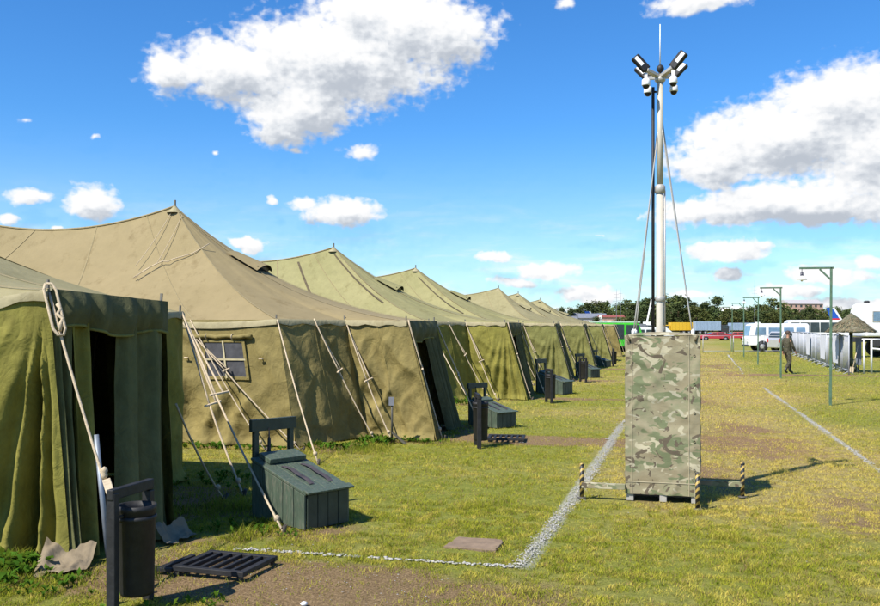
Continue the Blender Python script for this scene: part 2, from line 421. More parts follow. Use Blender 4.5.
def make_tent(cfg):
    E = {k: np.array(v, float) for k, v in cfg['top'].items()}
    Bm = {k: np.array(v, float) for k, v in cfg['bot'].items()}
    sd = cfg['seed']; fold = cfg['fold']; Rm = cfg['roof']; Wm = cfg['wall']
    root = empty('army_tent', (-9.8, cfg['yc'], 0), cfg['label'], 'tent', 'canvas tents standing in a row')
    P1 = np.array(cfg['peak']); P2 = np.array([P1[0] - 5.2, P1[1], P1[2] - .02])
    q = cfg.get('res', 1.0)
    # --- roof
    def ridge(s):
        p = P1 + (P2 - P1) * np.asarray(s)[..., None]
        p[..., 2] -= .37 * 4 * np.asarray(s) * (1 - np.asarray(s)); return p
    def eave_side(s, near):
        a, b = (E['MN'], E['BN']) if near else (E['MF'], E['BF'])
        p = a + (b - a) * np.asarray(s)[..., None]
        sc = np.abs(np.sin(np.asarray(s) * PI * 5)); p[..., 2] -= .05 * sc; return p
    def side(s, v, near=True):
        p = ridge(s); e = eave_side(s, near)
        o = p + (e - p) * v[..., None]
        o[..., 2] -= .30 * 4 * v * (1 - v) * (.75 + .25 * np.abs(2 * s - 1))
        o[..., 2] += (.022 * (fbm(s * 9 + sd, v * 4, sd) - .5) * 2 + .016 * np.sin(s * PI * 20 + sd) * v ** 3 + .03 * (fbm(s * 16 + v * 3, v * 2.5, sd + 9, 3) - .5)) * np.sin(PI * v) ** .7
        return o
    poly = [E['MN'], E['VIN'], E['VON'], E['VOF'], E['VIF'], E['MF']]
    cum = [0, .2, .38, .62, .8, 1.0]
    def epoly(s):
        s = np.asarray(s); out = np.zeros(s.shape + (3,))
        for k in range(5):
            m_ = (s >= cum[k] - 1e-9) & (s <= cum[k + 1] + 1e-9)
            t = (s - cum[k]) / (cum[k + 1] - cum[k])
            out = np.where(m_[..., None], poly[k] + (poly[k + 1] - poly[k]) * t[..., None], out)
        return out
    def hip(s, v):
        e = epoly(s)
        es = sum(epoly(np.clip(s + w, 0, 1)) for w in np.linspace(-.24, .24, 13)) / 13
        kk = np.clip(np.minimum(s, 1 - s) / .24, 0, 1)[..., None]; es = e + (es - e) * kk
        e = es + (e - es) * (v ** 3)[..., None]
        o = P1 + (e - P1) * v[..., None]
        w_ = np.exp(-((s - .5) / .28) ** 4)
        o[..., 2] -= (.30 + .11 * w_) * 4 * v * (1 - v)
        o[..., 2] += (.02 * (fbm(s * 7 + sd + 3, v * 4, sd + 2) - .5) * 2 + .022 * (fbm(s * 22, v * 3, sd + 12, 3) - .5)) * np.sin(PI * v) ** .7
        return o
    nu, nv = int(56 * q), int(30 * q)
    mb = MB()
    for near in (True, False):
        s, v = np.meshgrid(np.linspace(0, 1, nu), np.linspace(0, 1, nv), indexing='ij'); mb.grid(side(s, v, near))
    ss = np.unique(np.concatenate([np.linspace(0, 1, nu), cum])); s, v = np.meshgrid(ss, np.linspace(0, 1, nv), indexing='ij'); mb.grid(hip(s, v))
    bk = [E['BF'], E['BN']]
    s, v = np.meshgrid(np.linspace(0, 1, 16), np.linspace(0, 1, 12), indexing='ij')
    e = bk[0] + (bk[1] - bk[0]) * s[..., None]; o = P2 + (e - P2) * v[..., None]; o[..., 2] -= .3 * 4 * v * (1 - v); mb.grid(o)
    roof = mb.build('roof', Rm, root)
    # seams, straps, ridge cap
    def strip(pts, w, mat, name, lift=.012):
        pts = [Vector(p) for p in pts]; vs = []
        for i, p in enumerate(pts):
            d = (pts[min(i + 1, len(pts) - 1)] - pts[max(0, i - 1)]).normalized()
            x = d.cross(Vector((0, 0, 1)))
            x = Vector((1, 0, 0)) if x.length < .05 else x.normalized()
            nrm = x.cross(d).normalized()
            if nrm.z < 0: nrm = -nrm
            vs.append([p - x * w / 2 + nrm * lift, p + nrm * (lift + .006), p + x * w / 2 + nrm * lift])
        b = MB(); b.grid(np.array([[tuple(c) for c in r_] for r_ in vs])); return b.build(name, mat, roof, fixn=False)
    vv = np.linspace(.0, 1, 26)
    for sv_ in cfg.get('straps', []):
        s0, v0, v1 = sv_; v_ = np.linspace(v0, v1, 20)
        strip(side(np.full(20, s0), v_, True), .09, M['strap'], 'roof_strap')
    for s0 in cfg.get('seams', [.12, .34, .62]):
        strip(side(np.full(26, s0), vv, True), .025, M['seam'], 'roof_seam', .006)
    for s0 in (.0, .38, .62):
        strip(hip(np.full(26, s0 + 1e-4), vv), .035, M['seam'], 'roof_seam', .008)
    b = MB(); s_ = np.linspace(0, 1, 20); b.tube([tuple(p + np.array((0, 0, .012))) for p in ridge(s_)], .022, 6); b.build('ridge_rope', M['seam'], roof)
    b = MB()
    b.lathe((*P1[:2], P1[2] - .06), [(.16, -.06), (.09, .0), (.035, .06), (.03, .075)], 12); b.build('peak_cap', M['hem'], roof)
    for pp in (P1, P2):
        b = MB(); b.tube([tuple(pp - np.array((0, 0, 3.55))), tuple(pp + np.array((0, 0, .13)))], .022, 8); b.build('tent_pole', M['pole_dark'], root)
    # smoke vent: raised flap over a black block standing in for the hole's inner shade, on the hip towards the aisle
    c0 = hip(np.array([.5]), np.array([.27]))[0]; c1 = hip(np.array([.5]), np.array([.40]))[0]
    ax = Vector(c1 - c0).normalized(); L = (Vector(c1) - Vector(c0)).length; sidev = Vector((0, 1, 0)); nn = sidev.cross(ax).normalized()
    if nn.z < 0: nn = -nn
    b = MB(); g = []
    for i in range(9):
        t = i / 8; h = .05 + .10 * t
        g.append([tuple(Vector(c0) + ax * L * t + sidev * y + nn * (h * (1 - (y / .32) ** 2 * .9))) for y in np.linspace(-.32, .32, 9)])
    b.grid(np.array(g)); vent = b.build('smoke_vent', Rm, root)
    b = MB(); b.box(Vector(c1) + nn * .035 - ax * .06, (.5, .03, .10), Matrix((sidev, ax, nn)).transposed()); b.build('vent_hole_shade', M['dome'], vent, bevel=.01)
    # --- eave hem: pale band hanging just outside the wall heads
    b = MB()
    allp = [E['BN'], E['MN'], E['VIN'], E['VON']]; allq = [E['VOF'], E['VIF'], E['MF'], E['BF']]
    for chain in (allp, allq):
        for a_, b_ in zip(chain[:-1], chain[1:]):
            d = b_ - a_; n = np.array([d[1], -d[0], 0]) / np.hypot(d[0], d[1]); k = max(6, int(np.linalg.norm(d) * 9))
            g = []
            for i in range(k + 1):
                t = i / k; p = a_ + d * t; p = p + np.array((0, 0, -.05 * abs(math.sin(t * PI * 5)) if len(chain) and np.linalg.norm(d) > 5 else 0))
                dr = .075 + .02 * math.sin(t * 17 + sd)
                g.append([p + n * .004 + np.array((0, 0, .012)), p + n * .028 + np.array((0, 0, -.02)), p + n * .032 + np.array((0, 0, -dr))])
            b.grid(np.array(g))
    b.build('eave_hem', M['hem'], root)
    # --- walls
    def wall(a_, b_, name, nu, nv, fold, seed, mask=None, mat=None, amp=1.0):
        P, n = wall_pts(E[a_], E[b_], Bm[a_], Bm[b_], nu, nv, fold, seed, amp, mask=mask)
        mb = MB(); mb.grid(P); w_ = mb.build(name, mat or Wm, root)
        Lw = np.hypot(*(E[b_] - E[a_])[:2]); ns = int(Lw / 1.05)
        for k in range(1, ns + 1 if Lw < 6 else 4):
            i = int(P.shape[0] * (k / (ns + 1) if Lw < 6 else 1 - k * 1.05 / Lw)); i = min(max(i, 1), P.shape[0] - 2)
            t_ = P[i + 1] - P[i - 1]; t_ = t_ / np.linalg.norm(t_, axis=1)[:, None]
            g_ = np.stack([P[i] - t_ * .018 + n * .002, P[i] - t_ * .012 + n * .007, P[i] + t_ * .012 + n * .007, P[i] + t_ * .018 + n * .002], 1)
            if not (name == 'side_wall' and mask is not None and abs(i / P.shape[0] - mask[0]) < mask[2] * .9):
                sb = MB(); sb.grid(g_); sb.build('wall_seam', mat or Wm, w_, fixn=False)
        return w_, P, n
    _, Pw, nw = wall('BN', 'MN', 'side_wall', int(170 * q), int(44 * q), cfg.get('side_fold', 'diag'), sd + 1, mask=(cfg.get('win_u', .93), .33, .035, .24), amp=.9)
    wall('MN', 'VIN', 'end_wall', int(40 * q), int(36 * q), 'soft', sd + 2, amp=.5)
    wall('VIN', 'VON', 'porch_wall', int(64 * q), int(50 * q), fold, sd + 3, amp=cfg.get('amp', .55 if fold == 'diag' else 1))
    wall('VOF', 'VIF', 'porch_wall', 24, 20, 'soft', sd + 4)
    wall('VIF', 'MF', 'end_wall', int(40 * q), int(36 * q), 'soft', sd + 5, amp=.8)
    wall('MF', 'BF', 'side_wall', 60, 16, 'soft', sd + 6)
    wall('BF', 'BN', 'end_wall', 20, 10, 'soft', sd + 7)
    # --- window in the side wall
    nuu, nvv = Pw.shape[:2]
    def wp(u, v, off=.0):
        i = min(nuu - 1, max(0, u * (nuu - 1))); j = min(nvv - 1, max(0, v * (nvv - 1)))
        i0, j0 = int(i), int(j); i1, j1 = min(i0 + 1, nuu - 1), min(j0 + 1, nvv - 1); fi, fj = i - i0, j - j0
        p = (Pw[i0, j0] * (1 - fi) + Pw[i1, j0] * fi) * (1 - fj) + (Pw[i0, j1] * (1 - fi) + Pw[i1, j1] * fi) * fj
        return Vector(p + nw * off)
    Ls = float(np.linalg.norm(E['MN'] - E['BN'])); wu = cfg.get('win_u', .93); du = .36 / Ls
    v0, v1 = .17, .47
    b = MB(); b.add([wp(wu - du, v0, .022), wp(wu + du, v0, .022), wp(wu + du, v1, .022), wp(wu - du, v1, .022)], [(0, 1, 2, 3)])
    win = MB()
    fr = lambda a_, c_, w: win.beam(wp(*a_, .030), wp(*c_, .030), w, .016, up=tuple(nw))
    fr((wu - du, v0), (wu - du, v1), .05); fr((wu + du, v0), (wu + du, v1), .05); fr((wu - du - .002, v1), (wu + du + .002, v1), .05); fr((wu - du, v0), (wu + du, v0), .05)
    wf = win.build('window', M['wall_b'], root, bevel=.004)
    b.build('pane', M['window'], wf)
    for args in (((wu, v0), (wu, v1)), ((wu - du, (v0 + v1) / 2), (wu + du, (v0 + v1) / 2))):
        c_ = MB(); c_.beam(wp(*args[0], .036), wp(*args[1], .036), .028, .012, up=tuple(nw)); c_.build('glazing_bar', M['window_frame'], wf)
    b = MB(); pts = [wp(wu - du * 1.5 + 3 * du * i / 10, v0 - .035 + .006 * math.sin(i * 1.9), .055) for i in range(11)]; b.tube(pts, .036, 10)
    fl = b.build('rolled_flap', M['wall_b'], wf)
    for k in (.25, .68):
        b = MB(); p = wp(wu - du * 1.5 + 3 * du * k, v0 - .035, .055)
        b.tube([p + Vector((0, .042 * math.sin(a), .042 * math.cos(a))) for a in np.linspace(0, 2 * PI, 14)], .009, 5)
        b.build('tie_tape', M['rope'], fl)
    for (u_, v_) in ((wu - du * 1.9, .31), (wu + du * 1.8, .31)):
        b = MB(); b.tube([wp(u_, v_, .0), wp(u_, v_, .05)], .012, 6); b.tube([wp(u_ - .003, v_, .05), wp(u_ + .003, v_, .05)], .014, 6)
        b.build('toggle_button', M['toggle'], wf)
    # --- doorway: rolled valance, two curtains drawn apart
    nu_ = 70
    T0, T1 = E['VON'], E['VOF']; dd = T1 - T0; dn = np.array([dd[1], -dd[0], 0]); dl = np.hypot(dd[0], dd[1]); dn = dn / dl
    g = []
    for i in range(nu_):
        t = i / (nu_ - 1); p = T0 + dd * t; g.append([])
        for j in range(14):
            k = j / 13
            drop = (.33 + .035 * math.sin(t * 9 + sd)) * k * cfg.get('valance', 1.)
            fo = (.035 * math.sin(t * 21 + 2 * math.sin(t * 7 + sd)) + .02 * math.sin(t * 47 + sd)) * (.3 + .7 * k) + .07 * math.sin(k * PI) * .8
            g[-1].append(p + dn * (.035 + fo * (min(t, 1 - t) * 8 if min(t, 1 - t) < .125 else 1)) + np.array((0, 0, .01 - drop)))
    b = MB(); b.grid(np.array(g)); va = b.build('door_valance', M['curtain'], root)
    b = MB(); b.tube([tuple(r_[-1]) for r_ in g], .014, 6); b.build('valance_edge', M['wall_c'], va)
    B0, B1 = Bm['VON'], Bm['VOF']
    for (a0, a1, b0, b1, n_, wav, s2) in cfg.get('curtains', [(0., .15, 0., .12, 40, 3, 0), (.56, 1., .66, 1., 60, 5, 3)]):
        u, v = np.meshgrid(np.linspace(0, 1, n_), np.linspace(0, 1, 50), indexing='ij')
        tt = a0 + (a1 - a0) * u; tb = b0 + (b1 - b0) * u; t = tt + (tb - tt) * v ** .8
        top = T0 + dd * t[..., None]; bot = B0 + (B1 - B0) * t[..., None]
        P = top + (bot - top) * v[..., None]
        fo = .075 * np.sin(u * wav * 2 * PI + s2 + 1.5 * v + 2 * fbm(u * 2, v * 1.5, sd + 44)) * (.35 + .65 * v) + .012 * np.sin(u * wav * 5 * PI + 3 * v + s2) + .05 * (fbm(u * 3 + s2, v * 2, sd + 40) - .5)
        P = P + dn * (fo - .03)[..., None]; P[..., 2] = np.maximum(P[..., 2], .015)
        b = MB(); b.grid(P); b.build('door_curtain', (M['curtain_olive_lit'] if sd == 3 else M['curtain']) if s2 else Wm, root)
    # --- eave poles sticking out of the corners
    for key in ('MN', 'VIN', 'VON', 'VOF', 'VIF', 'MF'):
        b = MB(); p = Vector(E[key]); dy = .16 if key in ('MN', 'VIN', 'VON') else -.16; b.tube([Vector((p.x - .22, p.y + dy, .0)), p + Vector((-.03, dy * .15, -.05)), p + Vector((-.025, dy * .1, .085))], .013, 6); b.build('eave_pole', M['pole_dark'], root)
    mid = (E['MN'] + E['VIN']) / 2
    # --- ground cloth heaped along the foot of the porch
    for a_, b_, w_ in cfg.get('skirts', []):
        a_ = np.array(a_, float); b_ = np.array(b_, float); g = []
        d = b_ - a_; n = np.array([d[1], -d[0], 0]); n /= np.linalg.norm(n)
        for i in range(40):
            t = i / 39; row = []
            for j in range(14):
                k = j / 13
                h = .10 * (1 - k) ** 1.5 + .15 * max(0, fbm(t * 4 + k * 1.5 + sd, k * 2.2 - t, sd + 60, 2) - .3) * (1 - k * .5) + .012
                row.append(a_ + d * t + n * (w_ * k * (.6 + .8 * fbm(t * 5, 0.3, sd + 61))) + np.array((0, 0, h)))
            g.append(row)
        b = MB(); b.grid(np.array(g)); b.build('ground_cloth', M['skirt'], root)
    for gy in cfg['guys']:
        guy(root, *gy[:2], **gy[2])
    return root

BASE_T = dict(BN=(-18.5, -2.3, 2.0), MN=(-6.35, -2.3, 2.0), VIN=(-5.68, -1.05, 1.99), VON=(-4.57, -1.05, 1.98), VOF=(-4.6, .8, 1.98), VIF=(-5.7, .85, 2.0), MF=(-6.35, 2.3, 2.0), BF=(-18.5, 2.3, 2.0))
BASE_B = dict(BN=(-18.8, -2.5, 0), MN=(-5.95, -2.45, 0), VIN=(-5.33, -.95, 0), VON=(-4.05, -1.13, 0), VOF=(-4.2, 1.1, 0), VIF=(-5.35, 1.05, 0), MF=(-5.95, 2.55, 0), BF=(-18.8, 2.5, 0))
def shifted(d, y, dx=0, j=0, rnd=None, dz=0):
    o = {}
    for k, p in d.items():
        r1 = rnd.uniform(-j, j) if rnd else 0; r2 = rnd.uniform(-j, j) if rnd else 0
        o[k] = (p[0] + dx + r1, p[1] + y + r2, p[2] + (dz if p[2] > 1 else 0))
    return o

tents = []
# nearest tent: only its porch is in view
t1t = dict(BN=(-18.5, 4.4, 2.0), MN=(-6.7, 4.4, 1.98), VIN=(-6.15, 5.72, 1.97), VON=(-4.98, 6.15, 2.19), VOF=(-4.75, 7.45, 2.12), VIF=(-5.9, 8.1, 2.0), MF=(-6.06, 9.9, 2.07), BF=(-18.5, 9.6, 2.0))
t1b = dict(BN=(-18.8, 4.2, 0), MN=(-6.4, 4.2, 0), VIN=(-6.1, 5.95, 0), VON=(-4.79, 6.17, 0), VOF=(-4.5, 7.2, 0), VIF=(-5.8, 8.2, 0), MF=(-6.1, 9.95, 0), BF=(-18.8, 9.8, 0))
tents.append(make_tent(dict(yc=7.1, peak=(-9.8, 7.1, 4.2), top=t1t, bot=t1b, seed=3, fold='fan_strong', amp=2.6, roof=M['roof_grey'], wall=M['wall'], res=1.3,
    label='nearest olive canvas tent, cut off at the edge, its dark doorway beside the black bin', valance=.95,
    curtains=[(0., .17, 0., .08, 30, 2, 2.0), (.17, .32, .08, .26, 24, 1, 0), (.60, 1., .50, 1., 60, 2, 3)],
    skirts=[((-4.98, 6.12, 0), (-4.62, 6.27, 0), .38), ((-4.56, 6.95, 0), (-4.46, 7.3, 0), .2)],
    guys=[((-4.98, 6.15, 2.17), (-3.79, 5.62, .03), dict(r=.012, double=.16, split=.13, tog=False)),
          ((-6.06, 9.9, 2.05), (-4.84, 9.16, 0), dict(r=.013, double=.52)),
          ((-6.06, 9.88, 2.07), (-3.62, 7.62, 0), dict(r=.012, double=.44, dark=True)),
          ((-5.1, 8.2, 1.1), (-4.9, 8.84, 0), dict(r=.011, tog=False, dark=True))])))
# the thick doubled head of the nearest guy line and its flat wooden slide
b = MB(); a0 = Vector((-4.97, 6.13, 2.24)); a1 = Vector((-4.79, 6.05, 1.83)); sd_ = Vector((.80, .55, 0)).normalized()
lp = [a0 + (a1 - a0) * t + sd_ * (.045 * s) for s, t in ((-.5, 0), (-1, .12), (-1, .5), (-1, .88), (-.5, 1), (.5, 1), (1, .88), (1, .5), (1, .12), (.5, 0), (-.5, 0))]
b.tube(lp, .012, 7); b.tube([a0.lerp(a1, .4) + sd_ * .03, a0.lerp(a1, .5) + sd_ * .045, a0.lerp(a1, .6) + sd_ * .01, a0.lerp(a1, .68) + sd_ * .045, a0.lerp(a1, .78) + sd_ * .02, a0.lerp(a1, .92)], .016, 7)
lo_ = b.build('rope_loop', M['rope'], tents[0])
b = MB(); g0 = Vector((-4.98, 6.15, 2.17)); g1 = Vector((-3.79, 5.62, .03)); b.beam(g0.lerp(g1, .66), g0.lerp(g1, .82), .06, .02, up=(0.5, -.8, .3)); b.build('rope_runner', M['toggle'], tents[0], bevel=.006)
b = MB(); kc = g0.lerp(g1, .64); b.lathe(kc, [(0, -.05), (.02, -.04), (.025, -.01), (.02, 0), (.026, .015), (.02, .04), (0, .05)], 8); b.build('rope_knot', M['rope'], tents[0])
b = MB(); b.tube([(-4.74, 6.42, 1.0), (-4.55, 6.32, .02)], .022, 8); b.build('loose_pole', M['pole_grey'], tents[0])

def std_guys(y, rnd, extra=True):
    j = lambda: rnd.uniform(-.12, .12)
    g = [((-4.55, y - 1.05, 2.0), (-3.95 + j(), y - 1.0 + j(), 0), dict(r=.012, double=.4, split=.06)),
         ((-5.68, y - 1.05, 2.0), (-4.70 + j(), y - 1.5 + j(), 0), dict(r=.012, double=.5)),
         ((-6.35, y - 2.3, 2.0), (-4.87 + j(), y - 4.05 + j(), 0), dict(r=.012, tog=False)),
         ((-6.0, y - 1.65, 2.02), (-4.95 + j(), y - 1.75 + j(), 0), dict(r=.011, double=.42, split=.10)),
         ((-4.6, y + .8, 2.0), (-3.85 + j(), y + 1.0 + j(), 0), dict(r=.012, double=.5, split=.07)),
         ((-6.2, y + 2.0, 2.0), (-4.6 + j(), y + 2.3 + j(), 0), dict(r=.012, double=.45)),
         ((-5.7, y + .85, 2.0), (-4.5 + j(), y + 1.6 + j(), 0), dict(r=.011, tog=False))]
    return g
specs = [
 (15.45, (-9.66, 15.5, 4.22), 'roof_tan', 'wall_b', 'diag', 5, 'big tan roofed tent with a four paned window, second from the camera', [], 1.3),
 (24.0, (-9.82, 24.0, 4.14), 'roof_green', 'wall', 'fan', 11, 'khaki green roofed tent with dark straps down its roof, third along the row', [(.02, .05, .62), (.22, .05, .55), (.42, .02, .5), (.47, .02, .5)], 1.0),
 (32.4, (-9.95, 32.4, 4.07), 'roof_green', 'wall_c', 'fan', 17, 'fourth tent of the row, its steep roof marked by short dark straps', [(.03, .1, .7), (.3, .05, .4)], .8),
 (41.1, (-8.9, 42.6, 3.72), 'roof_grey', 'wall_c', 'fan', 23, 'far khaki tent with deep wall creases, fifth along the row', [], .6),
 (49.6, (-9.3, 49.9, 3.72), 'roof_grey', 'wall_c', 'fan', 29, 'small far tent with a notched roof peak, last but one before the green van', [], .5),
 (58.1, (-9.39, 58.1, 3.6), 'roof_grey', 'wall_b', 'soft', 31, 'farthest canvas tent of the row, standing just before the green van', [], .5)]
for (y, pk, rf, wl, fd, sdx, lab, straps, res) in specs:
    rnd = random.Random(sdx)
    jit = 0 if y < 20 else .06
    cfg = dict(yc=y, peak=pk, top=shifted(BASE_T, y, 0, jit, rnd), bot=shifted(BASE_B, y, 0, jit, rnd), seed=sdx, fold=fd, roof=M[rf], wall=M[wl], label=lab, straps=straps, res=res, guys=std_guys(y, rnd))
    if y < 20:
        cfg['win_u'] = .918
        cfg['guys'] += [((-8.1, y - 2.3, 2.0), (-5.68, y - 2.85, 0), dict(r=.011, double=.4, split=.07, dark=True)), ((-7.9, y - 2.32, 2.0), (-6.2, y - 3.0, 0), dict(r=.010, tog=False, dark=True))]
    else:
        cfg['straps'] = straps
    tents.append(make_tent(cfg))
# loose cords lying on the roof of the tan tent
t2 = tents[1]; P1 = Vector((-9.66, 15.5, 4.22))
def on_roof(fr, side_):   # a point on the near slope below the peak
    v = fr; z = P1.z - (P1.z - 2.0) * v - .30 * 4 * v * (1 - v) + .012
    return Vector((P1.x + side_, P1.y - v * 2.35, z))
b = MB(); b.tube([on_roof(v, .0 - .5 * v) for v in np.linspace(.02, .42, 10)], .006, 5); b.build('roof_cord', M['rope'], t2)
b = MB(); b.tube([on_roof(v, .25 - .1 * v) for v in np.linspace(.06, .40, 10)] + [on_roof(.46, .02), on_roof(.52, -.05)], .006, 5); b.build('roof_cord', M['rope'], t2)
b = MB(); b.tube([on_roof(.52, -.1), on_roof(.43, .12), on_roof(.385, .3), on_roof(.39, .42), on_roof(.37, .5), on_roof(.33, .85), on_roof(.26, 1.1)], .010, 5); b.build('roof_cord', M['rope'], t2)

# ------------------------------------------------------------------ bins, crates, boot grates
def make_bin():
    root = empty('hanging_bin', (0, 0, 0), None, 'bin', 'black bins hung between posts')
    for y in (-.20, .20):
        b = MB(); b.box((0, y, .36 if y < 0 else .37), (.065, .055, .90 if y < 0 else .78)); b.build('post', M['black'], root, bevel=.006)
    b = MB(); b.beam((0, -.235, .80), (0, .235, .80), .05, .07); b.build('crossbar', M['black'], root, bevel=.006)
    b = MB(); prof = [(.0, .10), (.105, .10), (.112, .12), (.122, .66), (.128, .665), (.128, .70), (.118, .70), (.112, .66), (.10, .14), (0, .14)]
    c_ = MB(); c_.lathe((.045, 0, 0), prof, 24); bk = c_.build('bucket', M['black'], root)
    b = MB(); b.lathe((.045, 0, 0), [(.124, .60), (.131, .605), (.131, .625), (.124, .63)], 24); b.build('rim_band', M['black'], bk)
    b = MB(); b.tube([(.0, -.172, .64), (.02, -.12, .64)], .012, 6); b.tube([(.0, .172, .64), (.02, .12, .64)], .012, 6); b.build('pivot_pin', M['peg'], bk)
    return root
bin0 = make_bin()
bins = [((-3.635, 5.295), 2, 'tall black hanging bin nearest the camera, standing before the first doorway'), ((-3.23, 13.85), 20, 'black bin on a post before the big tan tent, beside a metal boot grate'),
        ((-3.38, 22.3), 28, 'dark bin hung on its post before the third tent of the row'), ((-3.5, 30.8), 35, 'black bin in front of the fourth tent, small in the distance'), ((-3.5, 43.2), 10, 'farthest black bin, standing before the tents near the green van')]
for i, ((x, y), a, lab) in enumerate(bins):
    o = bin0 if i == 0 else copy_tree(bin0)
    o.location = (x, y, 0); o.rotation_euler.z = R(a) if i else 0; o['label'] = lab

def make_crate(open_top=False):
    root = empty('sand_crate', (0, 0, 0), None, 'crate', 'dark green plank crates by the tents')
    Ln, Wd, h0, h1 = .85, .52, .34, .57           # low end at x=0, high end at x=Ln; y across
    top = lambda x: h0 + (h1 - h0) * x / Ln
    for y in (0, Wd):
        b = MB(); n = 5; w = Ln / n
        for k in range(n):
            x0, x1 = k * w + .004, (k + 1) * w - .004; s_ = .0015 * ((k * 7) % 3)
            b.prism([(x0, .0), (x1, .0), (x1, top(x1) - .02), (x0, top(x0) - .02)], y - .011 - s_, y + .011 + s_)
        b.build('side_panel', M['crate'], root, bevel=.003)
    for x in (0, Ln):
        b = MB(); n = 4; w = (Wd - .03) / n; hh = top(x) - .02
        for k in range(n):
            y0 = .015 + k * w + .003; b.box((x + (.0 if x == 0 else 0), y0 + w / 2 - .003, hh / 2), (.022 + .002 * (k % 2), w - .007, hh))
        b.build('end_panel', M['crate_dark' if x == 0 else 'crate'], root, bevel=.003)  # low end coloured darker to paint in the shade on that side
    ang = math.atan2(h1 - h0, Ln); rot = Matrix.Rotation(-ang, 3, 'Y')
    def lp(x, y, up): return Vector((x, y, top(x))) + rot @ Vector((0, 0, up))
    b = MB(); n = 4; w = (Wd + .036) / n
    for k in range(n):
        y = -.018 + (k + .5) * w; b.beam(lp(-.02, y, .0), lp(Ln + .02, y, .0), w - .006, .026, up=rot @ Vector((0, 0, 1)))
    lid = b.build('lid', M['crate'], root, bevel=.004)
    b = MB(); b.beam(lp(-.02, -.02, .022), lp(-.02, Wd + .02, .022), .09, .02, up=rot @ Vector((0, 0, 1))); b.build('lid_batten', M['crate'], lid, bevel=.004)
    b = MB(); b.box(lp(Ln - .10, Wd / 2 + .02, .045), (.20, Wd * .86, .05), rot); b.build('lid_cleat', M['crate'], lid, bevel=.006)
    for y in (.17, .40):
        b = MB(); pts = [lp(.13 + .45 * k / 10, y + .012 * math.sin(k), .018 + .022 * math.sin(k * PI / 10)) for k in range(11)]
        g = [[p + Vector((0, -.028, 0)), p + Vector((0, 0, .006)), p + Vector((0, .032, 0))] for p in pts]
        b.grid(np.array([[tuple(c) for c in r_] for r_ in g])); b.build('strap', M['leather'], lid)
    fr = root
    for y in (.06, Wd - .03):
        b = MB(); b.box((Ln + .045, y, .47), (.05, .055, .90)); b.build('frame_post', M['crate_dark'], fr, bevel=.004)
    b = MB(); b.beam((Ln + .045, .0, .90), (Ln + .045, Wd + .03, .90), .055, .12); b.build('frame_board', M['crate_dark'], fr, bevel=.004)
    b = MB(); b.lathe((Ln + .01, .20, .60), [(0, -.02), (.017, -.015), (.02, .02), (.017, .16), (.008, .18), (.006, .27)], 10); b.build('hanging_handle', M['black'], fr)
    return root
crate0 = make_crate()
crates = [((-3.45, 7.74), 151.5, 'green plank crate with a sloping lid and two leather straps, closest to the camera'), ((-3.45, 16.4), 151.5, 'dark green crate lying behind the bin of the big tan tent'),
          ((-3.4, 25.0), 151.5, 'green plank crate with its upright frame, behind the third bin'), ((-3.5, 33.3), 151.5, 'small distant green crate behind the fourth bin'), ((-3.75, 42.4), 151.5, 'farthest green crate, against the bin near the green van')]
for i, ((x, y), a, lab) in enumerate(crates):
    o = crate0 if i == 0 else copy_tree(crate0)
    o.location = (x, y, 0); o.rotation_euler.z = R(a); o['label'] = lab; kz = (1, .92, 1.0, .9, .85)[i]; o.scale = (kz, -kz, kz * (1, .9, 1, 1, .95)[i]); o.rotation_euler.z += R((0, -6, 5, -9, 4)[i])

def make_grate():
    root = empty('boot_grate', (0, 0, 0), None, 'grate', 'boot scraper grates on the ground')
    z = .045
    for y in (-.24, .24):
        b = MB(); b.beam((-.31, y, z), (.31, y, z), .05, .04); b.build('rail', M['black'], root, bevel=.004)
    for i in range(7):
        x = -.28 + .56 * i / 6
        b = MB(); b.beam((x, -.215, z + .004), (x, .215, z + .004), .03 if 0 < i < 6 else .05, .03); b.build('bar', M['black'], root, bevel=.003)
    for x in (-.27, .27):
        for y in (-.24, .24): b = MB(); b.box((x, y, .012), (.035, .035, .03)); b.build('foot', M['black'], root)
    return root
grate0 = make_grate()
for i, (x, y, a, lab) in enumerate([(-3.50, 6.34, -3, 'black metal boot grate on bare earth beside the nearest tent doorway'), (-2.95, 14.75, 8, 'black boot grate on the trodden path by the second bin')]):
    o = grate0 if i == 0 else copy_tree(grate0)
    o.location = (x, y, 0); o.rotation_euler.z = R(a); o['label'] = lab
b = MB(); b.beam((-3.93, 6.12, .03), (-3.88, 6.50, .035), .05, .03); b.beam((-3.98, 6.1, .03), (-3.82, 6.1, .03), .04, .03)
tag(b.build('loose_bar', M['black'], None, (-3.9, 6.3, 0), bevel=.004), 'loose black metal bar lying at the end of the boot grate', 'bar')

